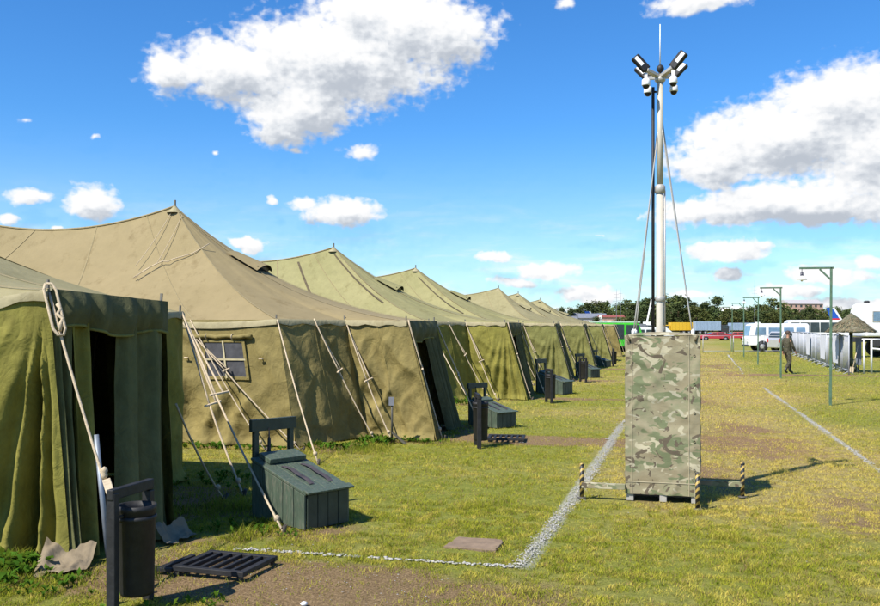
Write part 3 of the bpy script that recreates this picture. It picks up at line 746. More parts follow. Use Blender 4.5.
b = MB(); pts = [(.26 * math.cos(a) * (1 + .10 * math.sin(3 * a)), .15 * math.sin(a) * (1 + .12 * math.cos(2 * a))) for a in np.linspace(0, 2 * PI, 18, endpoint=False)]
c_ = W(475, 7.84); pts = []
for (ax, ay, bx, by) in ((-.23, -.17, .23, -.2), (.23, -.2, .21, .19), (.21, .19, -.2, .2), (-.2, .2, -.23, -.17)):
    for k in range(6): t = k / 6; pts.append((ax + (bx - ax) * t + random.uniform(-.014, .014), ay + (by - ay) * t + random.uniform(-.014, .014)))
b = MB(); b.prism(pts, 0, 1, lambda x, y, z: (c_.x + x, c_.y + z, -.03 + .042 * y)); tag(b.build('flat_stone', M['stone'], None, c_, bevel=.006), 'flat brown stone slab sunk in the grass near the corner of the white line', 'stone')
c_ = W(385, 15.4)
b = MB(); b.lathe(c_ + Vector((0, 0, .07)), [(0, -.42), (.055, -.42), (.062, -.2), (.058, .2), (.05, .42), (0, .42)], 12, 'x'); tag(b.build('log', M['bark'], None, c_), 'short brown log lying at the foot of the tan tent porch', 'log')
# small signpost and fire-point board before the tan tent
c_ = W(392, 14.6); root = empty('marker_stake', c_, 'dark thin stake with a small pale plate before the tan tent porch', 'stake')
b = MB(); b.tube([c_, c_ + Vector((0, 0, .72))], .018, 6); b.build('stake', M['pole_dark'], root)
b = MB(); b.box(c_ + Vector((0, -.025, .68)), (.09, .012, .14)); b.build('plate', M['slate'], root, bevel=.003)
b = MB(); b.beam(c_ + Vector((0, 0, .18)), c_ + Vector((.25, -.05, .0)), .03, .03); b.build('prop', M['pole_dark'], root)

# ------------------------------------------------------------------ camouflaged mast trailer
BX0, BX1, BY0, BY1, BZ = -.68, .10, 10.0, 10.56, 1.80
root = empty('surveillance_mast', ((BX0 + BX1) / 2, (BY0 + BY1) / 2, 0), 'tall camera mast rising from a box covered in camouflage cloth, on outriggers with striped posts', 'camera mast')
mast_root = root
def cover_face(a, b_, n, seed, nu=44, nv=80):
    a = np.array(a); b_ = np.array(b_); n = np.array(n)
    u, v = np.meshgrid(np.linspace(0, 1, nu), np.linspace(0, 1, nv), indexing='ij')
    P = a + (b_ - a) * u[..., None]; P = P.repeat(1, 0); z = BZ - (BZ - .075) * v
    P = np.concatenate([P[..., :2], z[..., None]], -1)
    d = .020 * (fbm(u * 2 + seed, v * 4, seed) - .5) * 2 + .012 * np.clip(1 - np.abs(2 * fbm(u * 2 + v * 2.5, v * 5 - u, seed + 8, 2) - 1) - .75, 0, 1) / .25 + .006 * np.sin(u * 30 + 4 * fbm(u * 2, v * 3, seed + 3)) * np.exp(-v * 14) + .007 * np.sin(u * 24) * np.exp(-(1 - v) * 18)
    P = P + n * (d * np.clip(np.minimum(u, 1 - u) * 14, 0, 1))[..., None]
    P[..., 2] -= np.where(v < .01, .012 * np.sin(u * PI) , 0)
    return P
b = MB()
b.grid(cover_face((BX0, BY0), (BX1, BY0), (0, -1, 0), 1)); b.grid(cover_face((BX1, BY0), (BX1, BY1), (1, 0, 0), 2)); b.grid(cover_face((BX1, BY1), (BX0, BY1), (0, 1, 0), 3)); b.grid(cover_face((BX0, BY1), (BX0, BY0), (-1, 0, 0), 4))
g = [[(lerp(BX0, BX1, i / 12), lerp(BY0, BY1, j / 12), BZ + .035 * math.sin(PI * i / 12) ** .5 * math.sin(PI * j / 12) ** .5) for j in range(13)] for i in range(13)]; b.grid(np.array(g))
cover = b.build('cloth_cover', M['camo'], root)
PF = cover_face((BX0, BY0), (BX1, BY0), (0, -1, 0), 1)
for iu in (4, 37):
    c_ = PF[iu]; b = MB(); b.grid(np.stack([c_ + np.array((-.006, -.001, 0)), c_ + np.array((-.003, -.005, 0)), c_ + np.array((.003, -.005, 0)), c_ + np.array((.006, -.001, 0))], 1)); b.build('cover_seam', M['cover_seam'], cover)
c_ = PF[:, 73]; b = MB(); b.grid(np.stack([c_ + np.array((0, -.001, -.006)), c_ + np.array((0, -.005, -.003)), c_ + np.array((0, -.005, .003)), c_ + np.array((0, -.001, .006))], 1)); b.build('cover_seam', M['cover_seam'], cover)
for iv in (10, 24, 38, 52, 66):
    c_ = PF[40, iv]; b = MB(); b.lathe(c_ + np.array((0, -.004, 0)), [(0, .006), (.010, .004), (.012, -.004)], 10, 'y'); b.build('snap_button', M['strap'], cover)
b = MB()
for k, px_ in enumerate((BX0, BX1)):
    b.tube([(px_ + (.02 if k == 0 else -.02), BY0 + .0, BZ + .0), (px_ + (.05 if k == 0 else -.05), BY0 - .015, BZ - .06)], .012, 6)
b.build('cover_tie', M['strap'], cover)
for x in (BX0 + .05, BX0 + .40, BX1 - .05):
    b = MB(); b.box((x, (BY0 + BY1) / 2, .035), (.075, BY1 - BY0 - .03, .075)); b.build('skid', M['mast_grey'], root, bevel=.004)
b = MB(); b.box(((BX0 + BX1) / 2, (BY0 + BY1) / 2, .06), (BX1 - BX0 - .08, BY1 - BY0 - .12, .022)); b.build('base_plate', M['darkgrey'], root)
outr = [((-1.15, 9.98), (BX0, 9.98)), ((.075, 9.67), (.075, BY0 - .02)), ((.56, 10.50), (BX1 + .01, 10.50)), ((-.60, 11.1), (-.60, BY1 + .01))]
for (e_, s_) in outr:
    b = MB(); b.beam((*s_, .15), (*e_, .15), .055, .06); arm = b.build('outrigger', M['camo'], root, bevel=.004)
    b = MB(); b.tube([(*e_, .02), (*e_, .37)], .023, 10); b.lathe((*e_, .37), [(.023, -.005), (.026, 0), (.024, .015), (0, .022)], 10); b.build('striped_jack', M['hazard'], arm)
    b = MB(); b.lathe((*e_, 0), [(0, .004), (.05, .004), (.05, .012), (.022, .02), (0, .02)], 14); b.build('foot_plate', M['pole_dark'], arm)
MX, MY = -.32, 10.28
b = MB(); b.tube([(MX, MY, .1), (MX, MY, 3.42)], .043, 18); b.build('lower_tube', M['mast'], root)
b = MB(); b.tube([(MX, MY, 3.40), (MX, MY, 4.62)], .033, 18); b.build('upper_tube', M['mast'], root)
b = MB(); b.lathe((MX, MY, 3.42), [(.047, -.05), (.058, -.045), (.058, .03), (.042, .045), (.037, .05)], 18); b.lathe((MX, MY, 2.2), [(.047, -.03), (.054, -.025), (.054, .025), (.047, .03)], 18); b.build('clamp_collar', M['mast_grey'], root)
b = MB(); b.tube([(MX - .075, MY - .02, 1.75), (MX - .075, MY - .02, 4.55)], .017, 8); b.tube([(MX - .04, MY, 4.50), (MX - .076, MY - .02, 4.5)], .012, 6); b.build('cable', M['black'], root)
b = MB(); b.tube([(MX + .053, MY - .01, 1.8), (MX + .053, MY - .01, 3.40)], .008, 8); b.build('conduit', M['mast_grey'], root)
for k, (x, y) in enumerate(((BX0 + .08, BY0 + .08), (BX0 + .08, BY1 - .08), (BX1 - .07, BY0 + .08), (BX1 - .07, BY1 - .08))):
    b = MB(); rope(b, (MX, MY, 4.25 + .1 * (k % 2)), (x, y, 1.80), .0075, .02, 5); b.build('guy_wire', M['mast_grey'], root)
    b = MB(); b.lathe((x, y, 1.82), [(0, -.02), (.02, -.01), (.02, .03), (0, .05)], 8); b.build('wire_anchor', M['white_paint'], root)
HZ = 4.67
b = MB(); b.lathe((MX, MY, 4.62), [(.037, -.02), (.06, 0), (.06, .04), (0, .04)], 16); b.build('head_plate', M['mast_grey'], root)
for (dx, dy) in ((-.145, -.17), (.145, -.19), (-.14, .17), (.145, .17)):
    b = MB(); b.beam((MX + dx * .12, MY + dy * .12, HZ - .005 + (.001 if dx * dy > 0 else -.002)), (MX + dx, MY + dy, HZ + .035), .06, .035); arm = b.build('head_arm', M['mast_grey'], root, bevel=.004)
    cx, cy, cz = MX + dx, MY + dy, HZ
    b = MB(); b.lathe((cx, cy, cz), [(0, .0), (.018, 0), (.016, -.055), (.03, -.06), (.044, -.075), (.047, -.13), (.044, -.135), (0, -.135)], 20); cam_ = b.build('dome_camera', M['white_paint'], root)
    b = MB(); b.lathe((cx, cy, cz - .133), [(.039, .0), (.037, -.015), (.027, -.03), (.013, -.038), (0, -.04)], 20); b.build('camera_dome', M['dome'], cam_)
    sx = 1 if dx > 0 else -1
    dirv = Vector((sx * .62, -.18 if dy < 0 else .28, .70)).normalized(); nrm = Vector((-sx * .40, -1, .45)); nrm = (nrm - dirv * nrm.dot(dirv)).normalized(); sidev = dirv.cross(nrm).normalized()
    rot = Matrix((sidev, dirv, nrm)).transposed(); c0 = Vector((cx, cy, cz + .045)) + dirv * .085
    b = MB(); b.box(c0, (.105, .20, .05), rot); fl = b.build('floodlight', M['black'], root, bevel=.012)
    b = MB(); b.box(c0 + dirv * .03 + sidev * (.014 * sx) + nrm * .0255, (.048, .115, .005), rot); b.build('lamp_glass', M['led'], fl)
    b = MB(); b.tube([Vector((cx, cy, cz + .02)), c0 - dirv * .09 - nrm * .01], .014, 6); b.build('lamp_bracket', M['black'], fl)
b = MB(); b.lathe((MX + .002, MY, 4.755), [(0, -.045), (.02, -.04), (.036, -.02), (.042, 0), (.036, .02), (.02, .04), (0, .045)], 18); b.tube([(MX, MY, 4.64), (MX, MY, 4.72)], .014, 8); b.build('sensor_ball', M['black'], root)
b = MB(); b.tube([(MX, MY, 4.79), (MX, MY, 5.25)], .008, 6, .005); b.build('whip_antenna', M['white_paint'], root)

# ------------------------------------------------------------------ lamp posts
def make_lamp():
    root = empty('lamp_post', (0, 0, 0), None, 'lamp post', 'green gallows lamp posts')
    b = MB(); b.box((0, 0, 1.63), (.055, .055, 3.36)); b.box((.0, .03, .28), (.07, .02, .5)); b.build('post', M['lamp_green'], root, bevel=.006)
    b = MB(); b.beam((.06, 0, 3.30), (-.72, 0, 3.30), .055, .05); b.build('arm', M['lamp_green'], root, bevel=.005)
    b = MB(); b.beam((-.01, 0, 3.02), (-.26, 0, 3.27), .04, .04); b.build('brace', M['lamp_green'], root, bevel=.004)
    b = MB(); b.tube([(-.66, 0, 3.28), (-.66, 0, 3.2)], .008, 6); b.lathe((-.66, 0, 3.14), [(0, .07), (.03, .065), (.035, 0), (.045, -.03), (0, -.03)], 14); so = b.build('lamp_holder', M['socket'], root)
    b = MB(); b.lathe((-.66, 0, 3.1), [(.035, .02), (.06, .0), (.11, -.07), (.118, -.085), (.112, -.085), (.055, -.01), (.03, .01)], 20); b.build('lamp_shade', M['enamel'], root)
    b = MB(); b.lathe((-.66, 0, 3.02), [(0, -.05), (.025, -.035), (.03, 0), (.02, .05), (.015, .07)], 12); b.build('bulb', M['bulb'], root)
    return root
lamp0 = make_lamp()
for i, (x, y, lab) in enumerate([(3.26, 23.4, 'nearest green lamp post with a white enamel shade, alone on the grass'), (3.2, 35.0, 'green lamp post with the soldier walking just behind it'),
                                 (3.22, 46.9, 'slim green lamp post before the middle of the white van'), (3.2, 58.3, 'green lamp post close to the front end of the white van'), (3.0, 69.9, 'farthest and thinnest green lamp post, level with the white van')]):
    o = lamp0 if i == 0 else copy_tree(lamp0)
    o.location = (x, y, 0); o['label'] = lab; o.rotation_euler = (0, R((.3, -.2, .4, -.3, .2)[i]), R((0, 4, -5, 3, 0)[i]))

# ------------------------------------------------------------------ barriers, shelter
def make_barrier(panel):
    root = empty('crowd_barrier', (0, 0, 0), None, 'barrier', 'white metal crowd barriers')
    L, H = 2.1, 1.52
    b = MB()
    b.tube([(-L / 2, 0, .0), (-L / 2, 0, H), ], .024, 8); b.tube([(L / 2, 0, 0), (L / 2, 0, H)], .024, 8); b.tube([(-L / 2, 0, H), (L / 2, 0, H)], .024, 8); b.tube([(-L / 2, 0, .16), (L / 2, 0, .16)], .02, 8)
    b.build('frame', M['barrier'], root)
    if panel:
        b = MB()
        for k in range(12):
            x = -L / 2 + L * (k + 1) / 13; b.tube([(x, 0, .16), (x, 0, H)], .008, 5)
        b.build('bars', M['barrier'], root)
    for x in (-L / 2 + .15, L / 2 - .15):
        b = MB(); b.tube([(x, -.2, .015), (x, -.05, .1), (x, .05, .1), (x, .2, .015)], .014, 6); b.build('foot', M['barrier'], root)
    return root
bar0 = make_barrier(True); bar1 = make_barrier(False)
A = Vector((5.95, 37.9, 0)); Bq = Vector((6.5, 63.0, 0)); nb = 11
for i in range(nb):
    o = bar0 if i == 0 else copy_tree(bar0)
    p = A.lerp(Bq, (i + .5) / nb); o.location = p + Vector((random.uniform(-.05, .05), 0, 0)); o.rotation_euler.z = math.atan2(Bq.y - A.y, Bq.x - A.x) + R(random.uniform(-2, 2))
    o['label'] = 'first barrier of the long barred line, ending by the straw shelter' if i == 0 else 'last barrier of the long barred line, farthest from the straw shelter' if i == nb - 1 else 'barred metal crowd barrier in the line running away from the straw shelter'
A2 = W(703, 64); 
for i in range(4):
    o = bar1 if i == 0 else copy_tree(bar1)
    a_ = W(703 + 30.5 * i, 64 + .3 * i); b_ = W(730.5 + 30.5 * i, 64 + .3 * i); p = (a_ + b_) / 2; o.location = p; o.rotation_euler.z = math.atan2((b_ - a_).y, (b_ - a_).x); o.scale = ((b_ - a_).length / 2.1, 1, .79)
    o['label'] = ['open white pipe barrier in front of the red car', 'open pipe barrier before the front of the white van', 'low open barrier under the middle of the white van', 'open pipe barrier in front of the silver car'][i]
# white cloth banners clipped on the barrier line
for k, (i0, i1, lab) in enumerate(((1.1, 1.9, 'white cloth hung on the barrier line near the straw shelter'), (3.05, 3.95, 'white cloth sheet hung mid way along the barrier line'), (6.1, 6.9, 'white cloth sheet hung far along the barrier line'))):
    a_ = A.lerp(Bq, i0 / nb) + Vector((-.06, 0, 0)); b_ = A.lerp(Bq, i1 / nb) + Vector((-.06, 0, 0)); g = []
    for i in range(25):
        p = a_.lerp(b_, i / 24); g.append([(p.x + .02 * math.sin(i * .9 + j * .4) - .01, p.y, 1.48 - .095 * j) for j in range(13)])
    b = MB(); b.grid(np.array(g)); tag(b.build('cloth_sheet', M['panel_white'], None, a_), lab, 'cloth')
# straw topped shelter
c_ = W(851, 37.0); root = empty('straw_shelter', c_, 'round mushroom shelter with a camouflage straw top on one green post', 'shelter')
b = MB(); prof = [(.0, 2.42), (.10, 2.36), (.30, 2.20), (.62, 1.93), (.92, 1.72), (.96, 1.66), (.90, 1.64), (.55, 1.80), (.15, 2.05)]
seg = 40; vs = []; fs = []
for i, (r_, z) in enumerate(prof):
    for k in range(seg):
        a = 2 * PI * k / seg; rr = r_ * (1 + .06 * math.sin(k * 2.3 + i) + random.uniform(-.035, .035)); vs.append(c_ + Vector((rr * math.cos(a), rr * math.sin(a), z + random.uniform(-.025, .025))))
for i in range(len(prof) - 1):
    for k in range(seg): fs.append((i * seg + k, i * seg + (k + 1) % seg, (i + 1) * seg + (k + 1) % seg, (i + 1) * seg + k))
b.add(vs, fs, True)
top_ = b.build('canopy', camo('camouflage net straw', .55, 2.2), root)
b = MB()
for k in range(700):   # ragged straw and net scraps
    a = random.uniform(0, 2 * PI); t = random.uniform(.1, 1) ** .6; r_ = .96 * t; z = 2.40 - .74 * t + .03
    p = c_ + Vector((r_ * math.cos(a), r_ * math.sin(a), z)); o_ = Vector((math.cos(a), math.sin(a), -.75 + random.uniform(-.3, .5))).normalized() * random.uniform(.06, .17); s_ = Vector((-math.sin(a), math.cos(a), random.uniform(-.3, .3))) * .014
    b.add([p - s_, p + s_, p + o_ + s_ * .4, p + o_ - s_ * .4], [(0, 1, 2, 3)])
b.build('straw', pm('straw', (.19, .15, .08), .9, var=.4, scale=5), top_)
b = MB(); b.tube([c_, c_ + Vector((0, 0, 2.2))], .085, 10, .07); b.build('post', M['crate_dark'], root)
b = MB()
for k in range(4):
    a = PI / 4 + k * PI / 2; d = Vector((math.cos(a), math.sin(a), 0)); b.beam(c_ + d * .32 + Vector((0, 0, .02)), c_ + d * .05 + Vector((0, 0, .55)), .07, .07)
b.build('foot_brace', M['crate_dark'], root)
c_ = W(858.5, 36.8); root = empty('notice_board', c_, 'dark narrow board on a stand beside the straw shelter post', 'board')
b = MB(); b.box(c_ + Vector((0, 0, .85)), (.22, .05, 1.1)); b.build('board', M['slate'], root, bevel=.01)
b = MB(); b.box(c_ + Vector((0, .0, .15)), (.05, .045, .3)); b.build('stand', M['black'], root)
c_ = W(855, 36.6); b = MB(); b.tube([c_ + Vector((-.12, 0, 0)), c_ + Vector((.14, .1, 1.15))], .02, 6); b.box(c_ + Vector((-.12, 0, .12)), (.16, .03, .22), Matrix.Rotation(.22, 3, 'Y')); tag(b.build('shovel', M['toggle'], None, c_), 'wooden handled shovel leaning beside the straw shelter', 'shovel')
c_ = W(864, 36); root = empty('pipe_rail', c_, 'white pipe rail on two posts at the edge by the white truck', 'rail')
for px_ in (864, 871.5):
    p = W(px_, 36); b = MB(); b.tube([p, p + Vector((0, 0, 1.36))], .04, 8); b.build('post', M['pipe_white'], root)
b = MB(); b.tube([W(871.5, 36, 1.0), W(935, 34.5, .8)], .035, 8); b.tube([W(862, 36, 1.37), W(884, 36, 1.37)], .03, 8); b.build('rail', M['pipe_white'], root)
b = MB(); p = W(935, 34.5); b.tube([p, p + Vector((0, 0, .85))], .04, 8); b.build('post', M['pipe_white'], root)

# ------------------------------------------------------------------ vehicles (built facing +x, base on the ground, then placed)
def wheel(root, x, y, r, w=.2):
    b = MB(); b.lathe((x, y, r), [(r * .55, -w / 2), (r * .93, -w / 2), (r, -w * .36), (r, w * .36), (r * .93, w / 2), (r * .55, w / 2)], 22, 'y'); t = b.build('wheel', M['tyre'], root)
    b = MB(); b.lathe((x, y, r), [(0, -w * .42), (r * .3, -w * .46), (r * .56, -w * .38), (r * .56, w * .38), (r * .3, w * .46), (0, w * .42)], 16, 'y'); b.build('rim', M['rim'], t)

def place(o, p, ang): o.location = p; o.rotation_euler.z = ang; return o

def make_van(name, label, cat, L, Wd, prof, body, wins, wheels, wr, band=None, front=None, glass='glass', roofmat=None, lights=True, tail=True):
    root = empty(name, (0, 0, 0), label, cat)
    b = MB(); b.prism(prof, -Wd / 2, Wd / 2); bo = b.build('body', body, root, bevel=.07, segs=3)
    for y in (-1, 1):
        for (x0, x1, z0, z1, sl) in wins:
            b = MB(); b.prism([(x0, z0), (x1, z0), (x1 - sl, z1), (x0 + (.06 if sl < .1 else 0), z1)], y * (Wd / 2 + .006) - .012, y * (Wd / 2 + .006) + .0); b.build('window', M[glass], root, bevel=.01)
    for x in wheels:
        for y in (-1, 1):
            wheel(root, x, y * (Wd / 2 - .075), wr)
            b = MB(); b.lathe((x, y * (Wd / 2 + .004), wr + .02), [(wr * 1.14, -.004), (wr * 1.14, .004), (wr * .9, .004), (wr * .9, -.004)], 22, 'y'); b.build('wheel_arch', M['darkgrey'], root)
    if front:
        (x0, z0), (x1, z1) = front; d = Vector((z1 - z0, 0, -(x1 - x0))).normalized() * .008
        b = MB(); w2 = Wd / 2 - .10; b.add([Vector((x0, -w2, z0)) + d, Vector((x0, w2, z0)) + d, Vector((x1, w2 - .05, z1)) + d, Vector((x1, -w2 + .05, z1)) + d], [(0, 1, 2, 3)]); b.build('windscreen', M[glass], root)
    xf = max(p[0] for p in prof); xr = min(p[0] for p in prof)
    if lights:
        for y in (-1, 1):
            b = MB(); b.lathe((xf - .01, y * (Wd / 2 - .25), .75), [(0, .03), (.07, .025), (.09, 0), (.09, -.03)], 14, 'x'); b.build('headlight', M['headlight'], root)
    if tail:
        for y in (-1, 1):
            b = MB(); b.box((xr, y * (Wd / 2 - .14), .85), (.03, .16, .28)); b.build('taillight', M['taillight'], root, bevel=.01)
    b = MB(); b.box((xf + .02, 0, .42), (.10, Wd - .1, .14)); b.build('bumper', M['darkgrey'], root, bevel=.02)
    return root
vprof = lambda L, h, z0, nose=.28: [(-L / 2, z0), (L / 2, z0), (L / 2 + .02, z0 + .55), (L / 2 - .02, 1.12), (L / 2 - nose, h - .10), (L / 2 - nose - .22, h), (-L / 2 + .12, h), (-L / 2, h - .14)]
# white van, nose to the aisle
o = make_van('white_van', 'white minibus van with blue tinted windows parked behind the open pipe barriers', 'van', 4.4, 1.95, vprof(4.4, 2.08, .42, .22), M['white_paint'],
             [(-1.95, -1.25, 1.25, 1.78, 0), (-1.12, -.35, 1.25, 1.78, 0), (-.2, .75, 1.25, 1.78, 0), (.95, 1.75, 1.22, 1.78, .1)], (-1.25, 1.2), .37, front=((2.17, 1.16), (2.0, 1.92)), glass='glass_blue')
place(o, W(775.5, 68.3), PI + YAW - .1)
o = make_van('green_van', 'bright green van with a pale roof parked just past the last tent', 'van', 4.3, 1.9, vprof(4.3, 2.05, .38, .34), M['green_van'],
             [(-1.95, -.62, .92, 1.93, 0), (-.44, .62, .92, 1.93, 0), (.80, 1.86, .95, 1.90, .12)], (-1.3, 1.25), .37, front=((2.12, 1.16), (1.86, 1.92)), glass='glass')
b = MB(); b.box((-.1, 0, 2.085), (4.0, 1.88, .07)); b.build('roof', M['mint'], o, bevel=.03)
place(o, W(611.5, 67), YAW + .15); o.scale.z = 1.04
o = make_van('white_minivan', 'small white van with three dark windows, half hidden behind the camouflaged box', 'van', 4.2, 1.75, vprof(4.2, 1.78, .3, .75), M['white_paint'],
             [(-1.9, -1.2, 1.0, 1.5, 0), (-1.05, .0, 1.0, 1.5, 0), (.15, 1.25, 1.0, 1.5, .3)], (-1.3, 1.3), .31, front=((2.06, 1.12), (1.4, 1.66)))
place(o, W(653, 100), YAW + .05)
cprof = [(-2.05, .28), (2.1, .28), (2.12, .62), (1.95, .80), (1.0, .92), (.35, 1.30), (-.95, 1.34), (-1.75, .98), (-2.05, .92)]
def car(name, label, mat, zoom=1.0):
    o = make_van(name, label, 'car', 4.2, 1.7, cprof, mat, [(-1.2, -.25, .92, 1.24, .0), (-.12, .72, .92, 1.24, .38)], (-1.3, 1.3), .30, front=((.98, .96), (.38, 1.28))); return o
o = car('parked_car', 'red car parked behind the first open pipe barrier', M['red']); place(o, W(714, 120), YAW + PI); o.scale.z = .8
o = car('parked_car', 'second red car, nose to tail with the other, beside the white van', M['red']); place(o, W(735, 124), YAW + PI - .05); o.scale.z = .8
hprof = [(-1.95, .30), (1.95, .30), (1.98, .65), (1.8, .86), (.95, 1.0), (.30, 1.48), (-1.65, 1.50), (-1.92, 1.02), (-1.97, .9)]
o = make_van('parked_car', 'silver hatchback car with a red tail light, standing behind the walking soldier', 'car', 3.9, 1.7, hprof, M['silver'], [(-1.55, -.55, 1.0, 1.38, .0), (-.42, .62, 1.0, 1.38, .36)], (-1.25, 1.25), .31, front=((.93, 1.04), (.34, 1.44)))
b = MB(); b.box((-1.83, 0, 1.24), (.02, 1.3, .36), Matrix.Rotation(.5, 3, 'Y')); b.build('rear_window', M['glass'], o)
place(o, W(797, 66), YAW + .25)
# touring coach, end on the left, seen past the barrier line
L = 8.6; bp = [(-L / 2, .35), (L / 2, .35), (L / 2 + .05, .95), (L / 2 - .12, 1.5), (L / 2 - .62, 2.55), (L / 2 - .95, 2.70), (-L / 2 + .2, 2.70), (-L / 2, 2.5)]
o = make_van('touring_coach', 'white bus with a continuous dark window band and raked front, behind the barriers', 'bus', L, 2.4, bp, M['white_paint'],
             [(-4.1 + 1.27 * k, -4.1 + 1.27 * k + 1.22, 1.05, 2.38, 0) for k in range(5)] + [(2.3, 3.86, 1.02, 2.38, .5)], (-2.6, 2.5), .45, front=((L / 2 - .05, 1.2), (L / 2 - .57, 2.44)))
place(o, W(815, 122), PI + YAW - .12)
# yellow lorry, rust trailer, sheeted containers
def lorry(name, label, cat, L, H, body, cab, px, t, ang=0, ribs=True):
    root = empty(name, (0, 0, 0), label, cat)
    b = MB(); b.box((-.9, 0, .9 + (H - .9) / 2), (L - 1.8, 2.3, H - .9)); bx = b.build('cargo_box', body, root, bevel=.04)
    if ribs:
        b = MB()
        for k in range(int(L * 1.2)):
            x = -L / 2 + .15 + k * .8
            if x < L / 2 - 1.9:
                b.box((x, -1.165, .9 + (H - .9) / 2), (.05, .03, H - 1.0)); b.box((x, 1.165, .9 + (H - .9) / 2), (.05, .03, H - 1.0))
        b.build('side_ribs', body, bx)
    b = MB(); b.prism([(L / 2 - 1.7, .5), (L / 2, .5), (L / 2, 1.3), (L / 2 - .25, 2.1), (L / 2 - 1.7, 2.15)], -1.1, 1.1); b.build('cab', cab, root, bevel=.06)
    for y in (-1, 1):
        b = MB(); b.prism([(L / 2 - 1.4, 1.35), (L / 2 - .25, 1.35), (L / 2 - .4, 1.95), (L / 2 - 1.4, 1.95)], y * 1.105 - .01, y * 1.105); b.build('window', M['glass'], root)
    b = MB(); b.box((0, 0, .68), (L - .3, 1.0, .24)); b.build('chassis', M['darkgrey'], root)
    for x in (-L / 2 + 1.0, -L / 2 + 2.2, L / 2 - .9):
        for y in (-1, 1): wheel(root, x, y * .95, .45, .28)
    place(root, W(px, t), YAW + ang); return root
lorry('yellow_lorry', 'yellow box lorry standing before the trees, just right of the mast', 'lorry', 7.0, 2.7, M['yellow'], M['yellow'], 677, 205, PI)
lorry('rust_lorry', 'small rust orange lorry between the yellow lorry and the grey one', 'lorry', 4.2, 2.5, M['orange'], M['orange'], 693, 207, PI, False)
lorry('grey_lorry', 'blue grey sheeted lorry with a dark cab above the red car', 'lorry', 7.4, 2.9, M['bluegrey'], M['darkgrey'], 711, 200, 0)
lorry('grey_lorry', 'blue grey sheeted lorry half hidden by the white van', 'lorry', 8.5, 2.6, M['bluegrey'], M['bluegrey'], 740, 208, PI)
lorry('grey_lorry', 'low blue grey lorry hidden mostly behind the camouflaged box', 'lorry', 6, 2.4, M['slate'], M['slate'], 640, 212, 0)
# big white box truck at the edge
Tt = 55; root = empty('box_truck', (0, 0, 0), 'big white box truck with a rounded roof, behind the straw shelter', 'truck')
sec = [(-1.25, 1.25), (1.25, 1.25), (1.25, 2.55), (1.1, 2.95), (.75, 3.22), (.3, 3.3), (-.3, 3.3), (-.75, 3.22), (-1.1, 2.95), (-1.25, 2.55)]
b = MB(); b.prism(sec, 0, 5.2, lambda x, y, z: (y - .0 + .0, x, z)); bx = b.build('cargo_box', M['white_paint'], root, bevel=.12, segs=3)
for (x0, x1, z0, z1, nm, mt) in ((.42, .82, 2.2, 2.75, 'window', 'glass_blue'), (1.08, 1.22, 1.6, 2.95, 'door_gap', 'glass'), (2.6, 3.2, 2.2, 2.75, 'window', 'glass_blue'), (3.9, 4.5, 2.2, 2.75, 'window', 'glass_blue')):
    b = MB(); b.box(((x0 + x1) / 2, -1.252, (z0 + z1) / 2), (x1 - x0, .02, z1 - z0)); w_ = b.build(nm, M[mt], root, bevel=.03)
    if nm == 'window':
        b = MB()
        for (cx, cz, dx, dz) in (((x0 + x1) / 2, z1 + .03, x1 - x0 + .1, .05), ((x0 + x1) / 2, z0 - .03, x1 - x0 + .1, .05), (x0 - .03, (z0 + z1) / 2, .05, z1 - z0 + .01), (x1 + .03, (z0 + z1) / 2, .05, z1 - z0 + .01)): b.box((cx, -1.262, cz), (dx, .03, dz))
        b.build('frame', M['mast_grey'], w_)
b = MB(); b.lathe((.55, 0, 3.3), [(.16, 0), (.16, .07), (.2, .08), (.1, .15), (0, .15)], 14); b.build('roof_vent', M['darkgrey'], root)
b = MB(); b.box((3.0, 0, 1.08), (7.2, 1.0, .3)); b.box((.9, -.9, .95), (.8, .5, .5)); b.build('chassis', M['darkgrey'], root, bevel=.02)
b = MB(); b.prism([(5.35, .9), (7.3, .9), (7.3, 1.7), (6.9, 2.6), (5.35, 2.65)], -1.2, 1.2); b.build('cab', M['white_paint'], root, bevel=.08)
for x in (1.5, 2.9, 6.2):
    for y in (-1, 1): wheel(root, x, y * 1.0, .58, .36)
place(root, W(857.5, Tt), YAW - .05)

